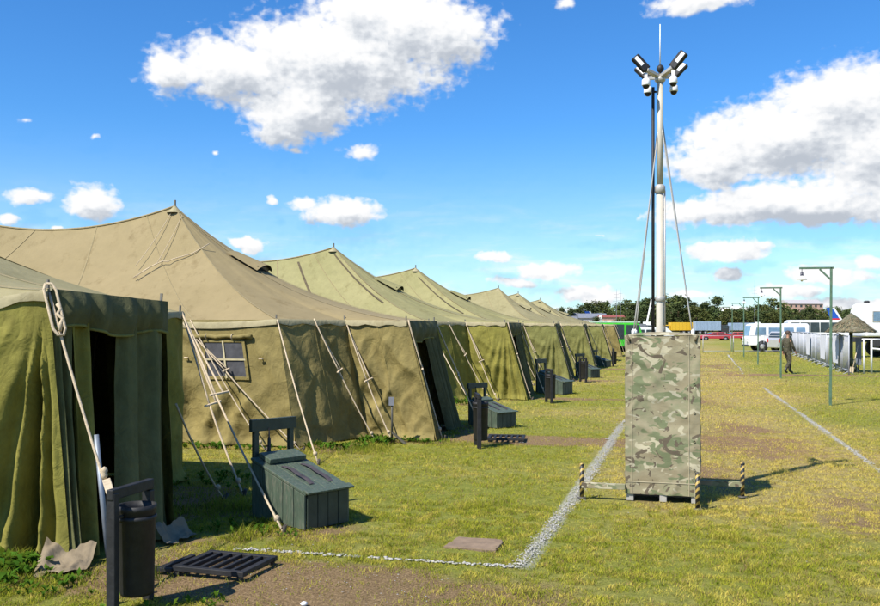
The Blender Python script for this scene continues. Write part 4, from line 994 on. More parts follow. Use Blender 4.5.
# aircraft parked far beyond
def aircraft(name, label, px, t, ang, fin, k=1.0, fus='white_paint'):
    root = empty(name, (0, 0, 0), label, 'aircraft')
    b = MB(); b.lathe((0, 0, 2.6 * k), [(0, -13 * k), (.5 * k, -12 * k), (1.3 * k, -7 * k), (1.5 * k, 0), (1.5 * k, 8 * k), (1.1 * k, 11 * k), (.4 * k, 12.6 * k), (0, 12.8 * k)], 20, 'x'); fu = b.build('fuselage', M[fus], root)
    def finpart(z0, z1, mat, nm='tail_fin'):
        f0 = (z0 - 3.6 * k) / (4.4 * k); f1 = (z1 - 3.6 * k) / (4.4 * k); le = lambda f: (-8.2 - 2.9 * f) * k; te = lambda f: (-12.2 - 1.6 * f) * k
        b = MB(); b.prism([(te(f0), z0), (le(f0), z0), (le(f1), z1), (te(f1), z1)], -.12 * k, .12 * k); return b.build(nm, M[mat], root)
    zs = [3.6 * k, 3.6 * k + 1.0 * k, 8.0 * k]
    finpart(zs[0], zs[1], fin[0]); finpart(zs[1], zs[2], fin[1])
    b = MB(); b.prism([(-9.1 * k, 3.9 * k), (-8.2 * k, 3.6 * k), (-11.1 * k, 8.0 * k), (-11.9 * k, 8.0 * k)], -.16 * k, .16 * k); b.build('fin_stripe', M['white_paint'], root)
    for y in (-1, 1):
        b = MB(); b.add([Vector(p) * k for p in ((2.5, y * 1.2, 2.2), (-1.5, y * 1.2, 2.2), (-3.5, y * 12, 2.8), (-2.3, y * 12, 2.8), (2.5, y * 1.2, 2.5), (-1.5, y * 1.2, 2.45), (-3.5, y * 12, 2.9), (-2.3, y * 12, 2.9))], [(0, 1, 2, 3), (7, 6, 5, 4), (0, 3, 7, 4), (1, 5, 6, 2), (2, 6, 7, 3), (0, 4, 5, 1)]); b.build('wing', M['white_paint'], root)
        b = MB(); b.add([Vector(p) * k for p in ((-9.8, y * .5, 3.1), (-12, y * .4, 3.1), (-13, y * 4, 3.3), (-12, y * 4, 3.3), (-9.8, y * .5, 3.3), (-12, y * .4, 3.25), (-13, y * 4, 3.4), (-12, y * 4, 3.4))], [(0, 1, 2, 3), (7, 6, 5, 4), (0, 3, 7, 4), (1, 5, 6, 2), (2, 6, 7, 3), (0, 4, 5, 1)]); b.build('tailplane', M['white_paint'], root)
    b = MB()
    for (x, y) in ((8, 0), (-.5, 2), (-.5, -2)): b.tube([(x * k, y * k, 1.6 * k), (x * k, y * k, .4 * k)], .1 * k, 6); b.lathe((x * k, y * k, .4 * k), [(0, -.15 * k), (.4 * k, -.15 * k), (.4 * k, .15 * k), (0, .15 * k)], 12, 'y')
    b.build('landing_gear', M['darkgrey'], root)
    place(root, W(px, t), ang); return root
aircraft('airliner', 'airliner whose tail fin in blue and red rises above the white coach', 868, 262, YAW + .05, ('taillight', 'flag_blue'), .9)
aircraft('airliner', 'far airliner with a plain blue tail fin beyond the end of the tents', 612, 330, YAW + .5, ('flag_blue', 'flag_blue'), .9)
aircraft('small_plane', 'small white plane whose fin pokes up at the front of the coach', 781, 150, YAW + .0, ('white_paint', 'white_paint'), .32)

# ------------------------------------------------------------------ far buildings
def house(name, label, px, t, L, D, H, rh, wall, roof, ang=0, wn=4, rows=1):
    c_ = W(px, t); root = empty(name, (0, 0, 0), label, 'building')
    b = MB(); b.box((0, 0, H / 2), (L, D, H)); b.build('wall', wall, root)
    b = MB(); b.prism([(-D / 2 - .4, H + .003), (D / 2 + .4, H + .003), (0, H + rh)], -L / 2 - .3, L / 2 + .3, lambda x, y, z: (y, x, z)); b.build('roof', roof, root)
    for r_ in range(rows):
        for k in range(wn):
            x = -L / 2 + L * (k + .5) / wn; z = H * (r_ + .55) / rows
            b = MB(); b.box((x, -D / 2 - .01, z), (L / wn * .42, .06, H / rows * .45)); b.build('window', M['glass'], root)
    place(root, c_, YAW + ang); return root
house('long_hangar', 'long grey hangar beyond the tents with a low slate roof', 566, 330, 26, 12, 4.5, 2.2, M['concrete'], M['slate'], .1, 6)
house('grey_house', 'pale grey house beside the long hangar', 592, 310, 9, 8, 4.6, 1.6, M['concrete'], M['slate'], -.1, 3)
house('pink_house', 'small pink rendered house before the trees above the green van', 611, 300, 7.5, 7, 4.8, .8, M['pink'], M['redroof'], 0, 3)
o = house('apartment_block', 'far pale apartment block with a dark red roof above the trees', 800, 620, 26, 14, 17, 3, M['pink'], M['concrete'], .2, 7, 5)
b = MB(); b.box((0, 0, 18.6), (8, 9, 5)); b.build('roof_tower', M['redroof'], o)
b = MB(); b.box((14.5, 0, 6.5), (3, 13.6, 13)); b.build('wing', M['concrete'], o)
c_ = W(600.5, 250); b = MB(); b.prism([(-.7, 0), (.7, 0), (.45, 4.6), (.1, 5.0), (-.45, 4.6)], -.2, .2, lambda x, y, z: (c_.x + x, c_.y + y, z)); tag(b.build('white_stele', M['white_paint'], None, c_, bevel=.05), 'white upright stele between the far houses', 'monument')
def antenna(px, t, h, lab):
    c_ = W(px, t); root = empty('antenna_mast', c_, lab, 'antenna')
    b = MB(); b.tube([c_, c_ + Vector((0, 0, h))], .035, 6, .015); b.build('pole', M['slate'], root)
    b = MB()
    for k in range(4): b.beam(c_ + Vector((-.4 + .06 * k, 0, h * (.72 + .06 * k))), c_ + Vector((.4 - .06 * k, 0, h * (.72 + .06 * k))), .02, .02)
    b.build('cross_rods', M['slate'], root)
antenna(616.5, 90, 5.6, 'thin antenna mast above the green van, left one of the pair'); antenna(620.5, 92, 5.8, 'thin antenna mast above the green van, right one of the pair, nearer the camouflaged box')
antenna(754.5, 120, 8.0, 'thin tall antenna rising behind the third lamp post')
b = MB(); c_ = W(647, 240); b.beam(c_ + Vector((0, 0, 3)), c_ + Vector((1.2, 0, 9)), .4, .4); b.box(c_ + Vector((0, 0, 1.5)), (2, 2, 3)); tag(b.build('crane_boom', M['enamel'], None, c_), 'white leaning crane boom against the dark trees left of the mast', 'crane')

# ------------------------------------------------------------------ trees beyond the field
def crown_mesh(name, kind, seed, mat):
    rn = np.random.default_rng(seed); V = []; F = []
    H = 1.0
    ncl = 70
    for c in range(ncl):
        h = rn.uniform(.12, 1.0)
        if kind == 'pine': rad = .30 * (1 - h) ** .75 + .035
        else: rad = .34 * math.sin(PI * min(1, (h * .92 + .05))) ** .6
        a = rn.uniform(0, 2 * PI); r_ = rad * math.sqrt(rn.uniform(.15, 1)); cen = np.array((r_ * math.cos(a), r_ * math.sin(a), h))
        cs = rn.uniform(.05, .10)
        for k in range(30):
            p = cen + rn.normal(0, 1, 3) * cs * np.array((.6, .6, .42)); u = rn.normal(0, 1, 3); u /= np.linalg.norm(u); w = np.cross(u, rn.normal(0, 1, 3)); w /= np.linalg.norm(w); s_ = rn.uniform(.016, .032)
            n = len(V); V += [p - u * s_, p + w * s_ * .7, p + u * s_, p - w * s_ * .7]; F.append((n, n + 1, n + 2, n + 3))
    me = bpy.data.meshes.new(name); me.from_pydata([tuple(v) for v in V], [], F); me.materials.append(mat); return me
pm_ = [crown_mesh('crown', 'pine', 100 + i, M['leaf_pine']) for i in range(4)]; bm_ = [crown_mesh('crown', 'birch', 200 + i, M['leaf_birch']) for i in range(3)]
tb = MB(); tb.tube([(0, 0, 0), (.01, 0, .35), (0, .01, .9)], .022, 6, .006)
for k in range(7):
    a = k * 2.4; z = .3 + .08 * k; tb.tube([(0, 0, z), (.17 * math.cos(a), .17 * math.sin(a), z + .09)], .008, 4, .003)
tro = tb.build('trunk', M['bark'], None); trunk_me = tro.data; bpy.data.objects.remove(tro)
def tree(px, t, h, wide, kind, lab, grp):
    root = bpy.data.objects.new('pine_tree' if kind == 'pine' else 'birch_tree', None); COL.objects.link(root)
    tag(root, lab, 'tree', grp); root.location = W(px, t)
    for nm, me in (('trunk', trunk_me), ('crown', random.choice(pm_ if kind == 'pine' else bm_))):
        o = bpy.data.objects.new(nm, me); COL.objects.link(o); o.parent = root
    root.scale = (h * wide, h * wide, h); root.rotation_euler.z = random.uniform(0, 6.28)
rt = random.Random(5)
def hz(px):   # height of the wood's skyline in metres at about 330 m
    if px < 560: return 7.2
    if px < 640: return 9.2
    if px < 720: return 10.6
    if px < 800: return 9.2
    return 8.0
for row, (t, st, k) in enumerate(((300, 8, .8), (335, 7.5, .98), (375, 8, 1.16))):
    px = 415 + row * 4
    while px < 950:
        kind = 'pine' if rt.random() < .62 else 'birch'
        if not (row == 0 and 555 < px < 622):
            tree(px, t + rt.uniform(-9, 9), hz(px) * k * rt.uniform(.72, 1.22) * t / 330 / k ** .3 * .9, rt.uniform(1.1, 1.75), kind, 'dark pine in the tree line behind the parked vehicles' if kind == 'pine' else 'green broadleaf tree in the tree line behind the parked vehicles', 'pines of the far tree line' if kind == 'pine' else 'broadleaf trees of the far tree line')
        px += st * rt.uniform(.8, 1.25)
for px in (380, 350, 320, 290, 260, 970, 1000, 1030): tree(px, 340, 8, 1.3, 'birch', 'outlying broadleaf tree beyond the field edge', 'outlying trees')
tree(597, 180, 3.6, 1.9, 'pine', 'round dark bush standing before the far hangar', None)
tree(583, 190, 3.0, 2.2, 'pine', 'low dark bush close to the last tent roof', None)
tree(622, 240, 4.2, 1.8, 'birch', 'bushy broadleaf tree beside the pink house', None); tree(630, 230, 4.0, 1.8, 'pine', 'dark bushy tree just behind the green van windscreen', None)

# ------------------------------------------------------------------ soldier walking
def skinned(name, chains, parent, mat, sub=2, root_at=None, offset=(0, 0, 0)):
    vs = []; es = []; rs = []; key = {}
    def vid(p, r_):
        k = tuple(round(c, 4) for c in p)
        if k not in key: key[k] = len(vs); vs.append(p); rs.append(r_)
        return key[k]
    for ch in chains:
        ids = [vid(p, r_) for p, r_ in ch]
        es += [(a, b) for a, b in zip(ids[:-1], ids[1:])]
    me = bpy.data.meshes.new(name); me.from_pydata(vs, es, []); me.materials.append(mat)
    o = bpy.data.objects.new(name, me); link(o, parent)
    sk = o.modifiers.new('skin', 'SKIN'); sk.use_smooth_shade = True
    for i, r_ in enumerate(rs):
        d = me.skin_vertices[0].data[i]; d.radius = r_ if isinstance(r_, tuple) else (r_, r_); d.use_root = (i == 0)
    s_ = o.modifiers.new('sub', 'SUBSURF'); s_.levels = sub; s_.render_levels = sub
    return o
man = empty('person', (0, 0, 0), 'soldier in dark camouflage walking on the sandy path behind a lamp post', 'person')
# faces +x, mid-stride. height 1.76
pel = (0, 0, .93); hipL, hipR = (.0, .09, .90), (.0, -.09, .90)
kneeL, ankL, toeL = (.16, .095, .50), (.20, .09, .09), (.36, .10, .04)
kneeR, ankR, toeR = (.04, -.09, .49), (-.20, -.085, .13), (-.08, -.095, .04)
waist, chest, neck = (.0, 0, 1.08), (.015, 0, 1.30), (.02, 0, 1.47)
shL, shR = (.0, .17, 1.41), (.0, -.17, 1.41)
elL, wrL = (-.10, .23, 1.14), (-.02, .24, .90); elR, wrR = (.06, -.23, 1.13), (.20, -.22, .93)
def hand(wr, d, side):
    wr = Vector(wr); d = Vector(d).normalized(); sv = Vector((0, side, 0)); out = []
    kn = wr + d * .085; thumb_b = wr + d * .03 + Vector((.025, 0, 0))
    f = Vector((.9, 0, .1)).normalized()
    for k, l in enumerate((.068, .076, .072, .058)):
        b0 = kn + f * (.03 - .02 * k); b1 = b0 + d * l * .55; b2 = b1 + (d + Vector((0, -side * .5, 0))).normalized() * l * .45
        out.append([(tuple(wr), .026), (tuple(b0 - d * .04), .018), (tuple(b0), .0105), (tuple(b1), .0092), (tuple(b2), .0075)])
    out.append([(tuple(wr), .026), (tuple(thumb_b), .014), (tuple(thumb_b + d * .035 + f * .03), .011), (tuple(thumb_b + d * .065 + f * .04), .009)])
    return out
ch = [[(pel, .075), (waist, .075), (chest, .085), (neck, .058), ((.03, 0, 1.55), .06), ((.035, 0, 1.64), .088), ((.03, 0, 1.71), .075), ((.025, 0, 1.75), .04)],
      [((.035, 0, 1.64), .088), ((.115, 0, 1.63), .016), ((.135, 0, 1.615), .009)], [(pel, .075), (hipL, .06), (kneeL, .05), (ankL, .045), (toeL, .035)], [(pel, .075), (hipR, .06), (kneeR, .05), (ankR, .045), (toeR, .035)],
      [(chest, .085), (shL, .045), (elL, .038), (wrL, .03)], [(chest, .085), (shR, .045), (elR, .038), (wrR, .03)]] + hand(wrL, (.2, 0, -1), 1) + hand(wrR, (.45, 0, -1), -1)
skinned('body', ch, man, M['skin'], 2)
jac = skinned('jacket', [[((0, 0, .80), .15), ((0, 0, .95), .15), (waist, .145), (chest, .158), ((.02, 0, 1.44), .075), ((.022, 0, 1.485), .07)], [(chest, .158), (shL, .083), (elL, .062), (lerp(Vector(elL), Vector(wrL), .9).to_tuple(), .047)], [(chest, .158), (shR, .083), (elR, .062), (lerp(Vector(elR), Vector(wrR), .9).to_tuple(), .047)]], man, M['camo_man'])
skinned('trousers', [[((0, 0, 1.06), .132), ((0, 0, .92), .135), (hipL, .11), (kneeL, .083), (lerp(Vector(kneeL), Vector(ankL), .75).to_tuple(), .068)], [((0, 0, .92), .135), (hipR, .11), (kneeR, .083), (lerp(Vector(kneeR), Vector(ankR), .75).to_tuple(), .068)]], man, M['camo_man'])
for k_, a_, t_ in ((kneeL, ankL, toeL), (kneeR, ankR, toeR)):
    skinned('boot', [[(lerp(Vector(k_), Vector(a_), .6).to_tuple(), .06), (a_, .055), (lerp(Vector(a_), Vector(t_), .6).to_tuple(), .05), (t_, .042)]], man, M['boot'])
b = MB(); b.lathe((.02, 0, 1.63), [(.097, .02), (.102, .05), (.094, .1), (.06, .135), (0, .148)], 18); b.build('hair', M['hair'], man)
for y in (-1, 1):
    b = MB(); b.lathe((.118, y * .033, 1.655), [(0, .008), (.008, .005), (.011, 0), (.008, -.005), (0, -.008)], 8)
    b.build('eye', M['dome'], man)
for y in (-1, 1):
    b = MB(); b.lathe((.02, y * .092, 1.635), [(0, .03), (.014, .02), (.018, 0), (.012, -.022), (0, -.03)], 8)
    b.build('ear', M['skin'], man)
b = MB(); b.box((.118, 0, 1.585), (.008, .045, .008)); b.build('mouth', M['taillight'], man, bevel=.003)
place(man, W(787.5, 35.9), YAW + .35)
man.scale = (.99, .99, .97)

# ------------------------------------------------------------------ ground: wear maps shared by the soil sheet and the grass
def seg_band(x, y, x0, x1, y0, y1, soft=.35):
    return sstep(x0 - soft, x0 + soft, x) * (1 - sstep(x1 - soft, x1 + soft, x)) * sstep(y0 - soft, y0 + soft, y) * (1 - sstep(y1 - soft, y1 + soft, y))
def maps(x, y):
    n1 = fbm(x * .9, y * .9, 71, 5); n2 = fbm(x * .35 + 9, y * .35, 72, 4); n3 = fbm(x * 3, y * 3, 73, 3); n4 = fbm(x * .6 + 3, y * .25, 78, 4)
    dirt = 0 * x
    for (x0, x1, y0, y1, k) in ((-4.7, -1.9, 5.6, 6.75, 1.0), (-3.4, -.7, 5.2, 6.6, .72), (-4.3, -.9, 14.5, 15.5, 1.05), (-4.3, -1.2, 23.2, 23.9, .9), (-4.2, -1.2, 31.6, 32.2, .85), (-4.0, -1.2, 40, 40.8, .8), (2.2, 9.5, 36.8, 37.9, 1.15), (-1.2, 2.4, 39, 39.5, .6), (-4.9, -4.1, 5.9, 7.3, .9), (-4.2, -3.0, 7.4, 8.3, .45)):
        dirt = np.maximum(dirt, k * seg_band(x + (n2 - .5) * .8, y + (n1 - .5) * .7, x0, x1, y0, y1))
    walk = seg_band(x + (n2 - .5) * 1.2, y, -.9, 2.1, 9, 62, .8)
    foot = 0 * x
    for yc in (7.1, 15.45, 24, 32.4, 41.1, 49.6, 58.1):
        d = np.maximum(np.maximum(-5.2 - x - 20, x + 5.15), abs(y - yc) - 2.75)
        foot = np.maximum(foot, np.exp(-(np.clip(d, 0, 9) / .22) ** 2))
        d2 = np.maximum(x + 3.95, abs(y - yc) - 1.3); foot = np.maximum(foot, .8 * np.exp(-(np.clip(d2, 0, 9) / .2) ** 2))
    dirt = np.maximum(dirt, .75 * foot * sstep(.35, .6, n1))
    dirt = np.maximum(dirt, walk * .50 * sstep(.42, .66, n4))
    dirt = dirt * np.clip(.05 + 1.75 * n1 + .5 * (n3 - .5), 0, 1.3) + .35 * (n1 - .5)
    dirt = np.clip(dirt * .9 - .04, 0, 1)
    dry = np.clip(.46 + .95 * (n2 - .5) * 1.6 + .3 * (n3 - .5) + .55 * walk - .28 * sstep(2.4, 3.4, x) - .20 * (1 - sstep(-1.9, -1.1, x)), 0, 1)
    lush = np.clip(sstep(.45, .7, n1) * foot * 1.3, 0, 1)
    lush = np.maximum(lush, (1 - sstep(-5.1, -4.55, x)) * (1 - sstep(6.0, 6.3, y)) * sstep(.3, .5, n1))
    lush = np.maximum(lush, .8 * seg_band(x, y, -6.0, -4.6, 12.4, 13.6, .4) * sstep(.4, .55, n1))
    return dirt, dry, lush
def axis(lo, hi, a, b_, st, g=1.25):
    m = list(np.arange(a, b_ + 1e-6, st)); d = st; p = m[-1]
    while p < hi: d *= g; p += d; m.append(min(p, hi))
    d = st; p = m[0]; pre = []
    while p > lo: d *= g; p -= d; pre.append(max(p, lo))
    return np.array(pre[::-1] + m)
gx = axis(-4000, 4000, -9.0, 11.0, .10); gy = axis(-150, 6000, 3.2, 24, .10, 1.06)
X, Y = np.meshgrid(gx, gy, indexing='ij')
near = np.exp(-np.clip(np.hypot(X * .6, Y - 12) - 22, 0, None) / 25)
Z = (.020 * (fbm(X * 1.3, Y * 1.3, 80, 4) - .5) + .012 * (fbm(X * 6, Y * 6, 84, 2) - .5)) * near - .012
me = bpy.data.meshes.new('ground'); nx, ny = X.shape
vs = np.stack([X, Y, Z], -1).reshape(-1, 3); me.vertices.add(len(vs)); me.vertices.foreach_set('co', vs.ravel())
ii, jj = np.meshgrid(np.arange(nx - 1), np.arange(ny - 1), indexing='ij'); q = np.stack([ii * ny + jj, (ii + 1) * ny + jj, (ii + 1) * ny + jj + 1, ii * ny + jj + 1], -1).reshape(-1, 4)
me.loops.add(q.size); me.loops.foreach_set('vertex_index', q.ravel().astype(np.int32)); me.polygons.add(len(q)); me.polygons.foreach_set('loop_start', (np.arange(len(q)) * 4).astype(np.int32)); me.polygons.foreach_set('use_smooth', np.ones(len(q), bool)); me.update(calc_edges=True)
D, DRY, LU = maps(X, Y)
def chalk_map(x, y):
    a = (1 - sstep(.05, .13, abs(x + 1.275))) * sstep(6.9, 7.05, y) * (1 - sstep(17, 19, y))
    b_ = (1 - sstep(.04, .12, abs(x - (2.42 - .013 * (y - 12.6))))) * sstep(12, 13, y) * (1 - sstep(27, 30, y))
    c_ = (1 - sstep(.02, .08, abs(y - 6.97 - .028 * (x + 2.5)))) * sstep(-3.8, -3.6, x) * (1 - sstep(-1.3, -1.2, x))
    return np.maximum(np.maximum(a, b_ * .8), c_ * .7)
at = me.attributes.new('wear', 'FLOAT_COLOR', 'POINT'); at.data.foreach_set('color', np.stack([D, DRY, LU, chalk_map(X, Y)], -1).ravel().astype(np.float32))
gm, nt, bs = newmat('field turf')
av = nt.nodes.new('ShaderNodeAttribute'); av.attribute_name = 'wear'; sp = nt.nodes.new('ShaderNodeSeparateColor'); nt.links.new(av.outputs['Color'], sp.inputs[0])
pos = nt.nodes.new('ShaderNodeNewGeometry').outputs['Position']
n_a = noise(nt, pos, .8, 6, .6); n_b = noise(nt, pos, 12, 9, .75); n_c = noise(nt, pos, 55, 5, .7); n_d = noise(nt, pos, .05, 5, .6)
GA, GB, DR = (.17, .185, .032), (.29, .27, .06), (.235, .185, .060)
turf = ramp(nt, n_b.outputs[0], [(.36, GA), (.62, GB)]).outputs[0]
straw = ramp(nt, n_b.outputs[0], [(.36, (.26, .185, .075)), (.62, (.44, .35, .14))]).outputs[0]
f = nt.nodes.new('ShaderNodeMath'); f.operation = 'MULTIPLY_ADD'; nt.links.new(n_a.outputs[0], f.inputs[0]); f.inputs[1].default_value = .7
f2 = nt.nodes.new('ShaderNodeMath'); f2.operation = 'ADD'; f2.inputs[1].default_value = -.42; nt.links.new(sp.outputs[1], f2.inputs[0]); nt.links.new(f2.outputs[0], f.inputs[2]); f.use_clamp = True
c = mixc(nt, f.outputs[0], turf, straw)
soil = ramp(nt, n_c.outputs[0], [(.3, (.175, .105, .055)), (.7, (.33, .22, .125))]).outputs[0]
fd = nt.nodes.new('ShaderNodeMath'); fd.operation = 'MULTIPLY_ADD'; fd.inputs[1].default_value = .35; nt.links.new(n_b.outputs[0], fd.inputs[0]); nt.links.new(sp.outputs[0], fd.inputs[2])
fr_ = ramp(nt, fd.outputs[0], [(.30, (0, 0, 0)), (.62, (1, 1, 1))])
c = mixc(nt, fr_.outputs[0], c, soil)
ck = nt.nodes.new('ShaderNodeMath'); ck.operation = 'MULTIPLY_ADD'; ck.inputs[1].default_value = .9; nt.links.new(n_b.outputs[0], ck.inputs[0]); ck2 = nt.nodes.new('ShaderNodeMath'); ck2.operation = 'ADD'; ck2.inputs[1].default_value = -.62; nt.links.new(av.outputs['Alpha'], ck2.inputs[0]); nt.links.new(ck2.outputs[0], ck.inputs[2])
c = mixc(nt, ramp(nt, ck.outputs[0], [(.34, (0, 0, 0)), (.72, (.8, .8, .8))]).outputs[0], c, (.42, .40, .35))
spk = ramp(nt, n_c.outputs[0], [(.32, (.62, .62, .62)), (.62, (1.12, 1.12, 1.12))]); c = mixc(nt, 1.0, c, spk.outputs[0], 'MULTIPLY')
fa = ramp(nt, n_d.outputs[0], [(.35, (.9, 1.0, .9)), (.65, (1.1, 1.02, 1.0))]); c = mixc(nt, 1.0, c, fa.outputs[0], 'MULTIPLY')
nt.links.new(c, bs.inputs['Base Color']); bs.inputs['Roughness'].default_value = .95; bs.inputs['Specular IOR Level'].default_value = .1
mx = nt.nodes.new('ShaderNodeMath'); mx.operation = 'ADD'; nt.links.new(n_b.outputs[0], mx.inputs[0]); nt.links.new(n_c.outputs[0], mx.inputs[1]); bump(nt, mx.outputs[0], .8, .03, bs)
me.materials.append(gm); go = bpy.data.objects.new('ground', me); link(go); go['kind'] = 'structure'

# ---- grass blades (one mesh of real blades, thinned by wear and distance)
def inside_solid(x, y):
    m_ = np.zeros(x.shape, bool)
    for yc in (15.45, 24, 32.4, 41.1, 49.6, 58.1):
        m_ |= (x < -5.9) & (abs(y - yc) < 2.4); m_ |= (x < -4.2) & (abs(y - yc + .05) < .95)
    m_ |= (x < -6.2) & (y > 4.4) & (y < 9.8); m_ |= (x < -4.75 + (y - 6.17) * .65) & (y > 6.2) & (y < 7.2); m_ |= (x < -5.4) & (y > 7.0) & (y < 8.2)
    q_ = W(475, 7.84); m_ |= (abs(x - q_.x) < .2) & (abs(y - q_.y) < .17)
    m_ |= (x > BX0) & (x < BX1) & (y > BY0) & (y < BY1)
    return m_
def scatter(t0, t1, n, hgt, wid, seed, tris):
    rn = np.random.default_rng(seed)
    t = np.sqrt(rn.uniform(t0 ** 2, t1 ** 2, n)); u = rn.uniform(-.60, .60, n)
    x = t * (-SN + u * CS); y = t * (CS + u * SN)
    d, dr, lu = maps(x, y); cl = fbm(x * 8, y * 8, 91, 3)
    keep = (rn.random(n) < np.clip(1.15 - 1.2 * d, .12, 1) * sstep(.25, .62, cl + .25 * lu)) & ~inside_solid(x, y) & (rn.random(n) > .75 * chalk_map(x, y))
    x, y, d, dr, lu, cl = [a[keep] for a in (x, y, d, dr, lu, cl)]; n = len(x)
    h = hgt * rn.uniform(.45, 1.25, n) * (.55 + .9 * cl) * (1 + 2.4 * lu) * (1 - .35 * d) * (1 + 1.3 * sstep(.64, .8, fbm(x * 2.6, y * 2.6, 99, 3))); w = wid * rn.uniform(.7, 1.4, n) * (1 + .7 * lu)
    a = rn.uniform(0, 2 * PI, n); b_ = rn.uniform(0, 2 * PI, n); lean = h * rn.uniform(.3, 1.7, n) * (1 - .4 * lu)
    sx, sy = np.cos(a) * w / 2, np.sin(a) * w / 2; lx, ly = np.cos(b_) * lean, np.sin(b_) * lean
    z0 = -.012 + 0 * x
    base = np.stack([x, y, z0], -1); s_ = np.stack([sx, sy, 0 * sx], -1)
    tip = base + np.stack([lx, ly, h], -1)
    if tris == 1: P = np.stack([base - s_, base + s_, tip], 1); faces = [(0, 1, 2)]
    else:
        mid = base + np.stack([lx * .35, ly * .35, h * .62], -1); P = np.stack([base - s_, base + s_, mid + s_ * .7, mid - s_ * .7, tip], 1); faces = [(0, 1, 2), (0, 2, 3), (3, 2, 4)]
    pt = fbm(x * 9, y * 9, 95, 3); k = np.clip(dr * 1.05 - .08 + (pt - .5) * 2.3 + rn.normal(0, .22, n), 0, 1)[:, None]; g1 = np.array((.16, .215, .018)); g2 = np.array((.46, .435, .05)); yl = np.array((.66, .53, .12))
    m_ = np.clip(rn.random(n) * .6 + (fbm(x * 15, y * 15, 97, 3) - .33) * 1.5, 0, 1)[:, None]; colr = (g1 + (g2 - g1) * m_) * (1 - k) + yl * (.75 + .4 * m_) * k
    dead = (rn.random(n) < .13)[:, None]; colr = np.where(dead, np.array((.27, .175, .085)), colr)
    colr = colr * (1 - .55 * lu[:, None]) + np.array((.065, .135, .016)) * (.7 + .7 * m_) * .55 * lu[:, None]
    return P, faces, colr
Ps, Fs, Cs = [], [], []; off = 0
for (t0, t1, n, h, w, sd_, tr) in ((5.2, 9.5, 330000, .025, .0042, 1, 3), (9.5, 16, 300000, .027, .006, 2, 1), (16, 30, 260000, .030, .010, 3, 1), (30, 66, 180000, .04, .02, 4, 1)):
    P, faces, colr = scatter(t0, t1, n, h, w, sd_, tr); n_, k_ = P.shape[:2]
    f = (np.array(faces)[None] + (np.arange(n_) * k_)[:, None, None] + off).reshape(-1, 3)
    Ps.append(P.reshape(-1, 3)); Fs.append(f); Cs.append(np.repeat(colr, k_, 0)); off += n_ * k_
# taller weeds at the feet of the tents
def weeds(cx, cy, rx, ry, n, hmin, hmax, seed):
    global off
    rn = np.random.default_rng(seed); x = cx + rn.uniform(-1, 1, n) * rx; y = cy + rn.uniform(-1, 1, n) * ry
    k = rn.integers(5, 10, n); P = []; C = []
    for i in range(n):
        hh = rn.uniform(hmin, hmax)
        for j in range(k[i]):
            a = rn.uniform(0, 2 * PI); l = hh * rn.uniform(.5, 1.1); w = l * rn.uniform(.12, .24); d = np.array((math.cos(a), math.sin(a), 0)); s_ = np.array((-math.sin(a), math.cos(a), 0)) * w
            b0 = np.array((x[i], y[i], -.01)) + np.array((0, 0, hh * .3 * rn.random())); m1 = b0 + d * l * .35 + np.array((0, 0, l * .6)); tp = b0 + d * l * .8 + np.array((0, 0, l * rn.uniform(.3, .9)))
            P += [b0, m1 - s_, m1 + s_, tp]; c_ = np.array((.05, .125, .014)) * rn.uniform(.7, 1.5) + np.array((.04, .02, 0)) * rn.random(); C += [c_] * 4
    P = np.array(P); m = len(P) // 4; f = (np.array([(0, 1, 2), (1, 3, 2)])[None] + (np.arange(m) * 4)[:, None, None] + off).reshape(-1, 3)
    Ps.append(P); Fs.append(f); Cs.append(np.array(C)); off += len(P)
weeds(-5.3, 13.05, .45, .25, 45, .04, .14, 1); weeds(-4.95, 13.9, .3, .3, 45, .05, .16, 11); weeds(-4.3, 14.05, .4, .15, 22, .04, .12, 2); weeds(-5.35, 5.75, .55, .35, 150, .04, .15, 3); weeds(-4.75, 5.6, .4, .3, 60, .03, .09, 4); weeds(-5.5, 9.9, .5, .5, 50, .04, .12, 5); weeds(-3.9, 7.6, .5, .2, 40, .03, .08, 6); weeds(-5.4, 21.6, .7, .5, 70, .05, .17, 7); weeds(-6.9, 12.6, .9, .22, 45, .04, .13, 8); weeds(-3.6, 5.3, .5, .35, 30, .03, .08, 9)
V = np.concatenate(Ps); F = np.concatenate(Fs); C = np.concatenate(Cs)
me = bpy.data.meshes.new('grass'); me.vertices.add(len(V)); me.vertices.foreach_set('co', V.astype(np.float32).ravel()); me.loops.add(F.size); me.loops.foreach_set('vertex_index', F.ravel().astype(np.int32)); me.polygons.add(len(F)); me.polygons.foreach_set('loop_start', (np.arange(len(F)) * 3).astype(np.int32)); me.update(calc_edges=False)
at = me.attributes.new('tint', 'FLOAT_COLOR', 'POINT'); at.data.foreach_set('color', np.concatenate([C, np.ones((len(C), 1))], 1).astype(np.float32).ravel())
m, nt, bs = newmat('grass blade'); av = nt.nodes.new('ShaderNodeAttribute'); av.attribute_name = 'tint'
df = nt.nodes.new('ShaderNodeBsdfDiffuse'); tl = nt.nodes.new('ShaderNodeBsdfTranslucent'); ms = nt.nodes.new('ShaderNodeMixShader'); ms.inputs[0].default_value = .38
nt.links.new(av.outputs['Color'], df.inputs[0]); nt.links.new(av.outputs['Color'], tl.inputs[0]); nt.links.new(df.outputs[0], ms.inputs[1]); nt.links.new(tl.outputs[0], ms.inputs[2]); nt.links.new(ms.outputs[0], nt.nodes['Material Output'].inputs[0])
me.materials.append(m); gr = bpy.data.objects.new('grass', me); link(gr); gr['kind'] = 'stuff'; tag(gr, 'short trampled grass and weeds, green to straw yellow, over the field', 'grass')

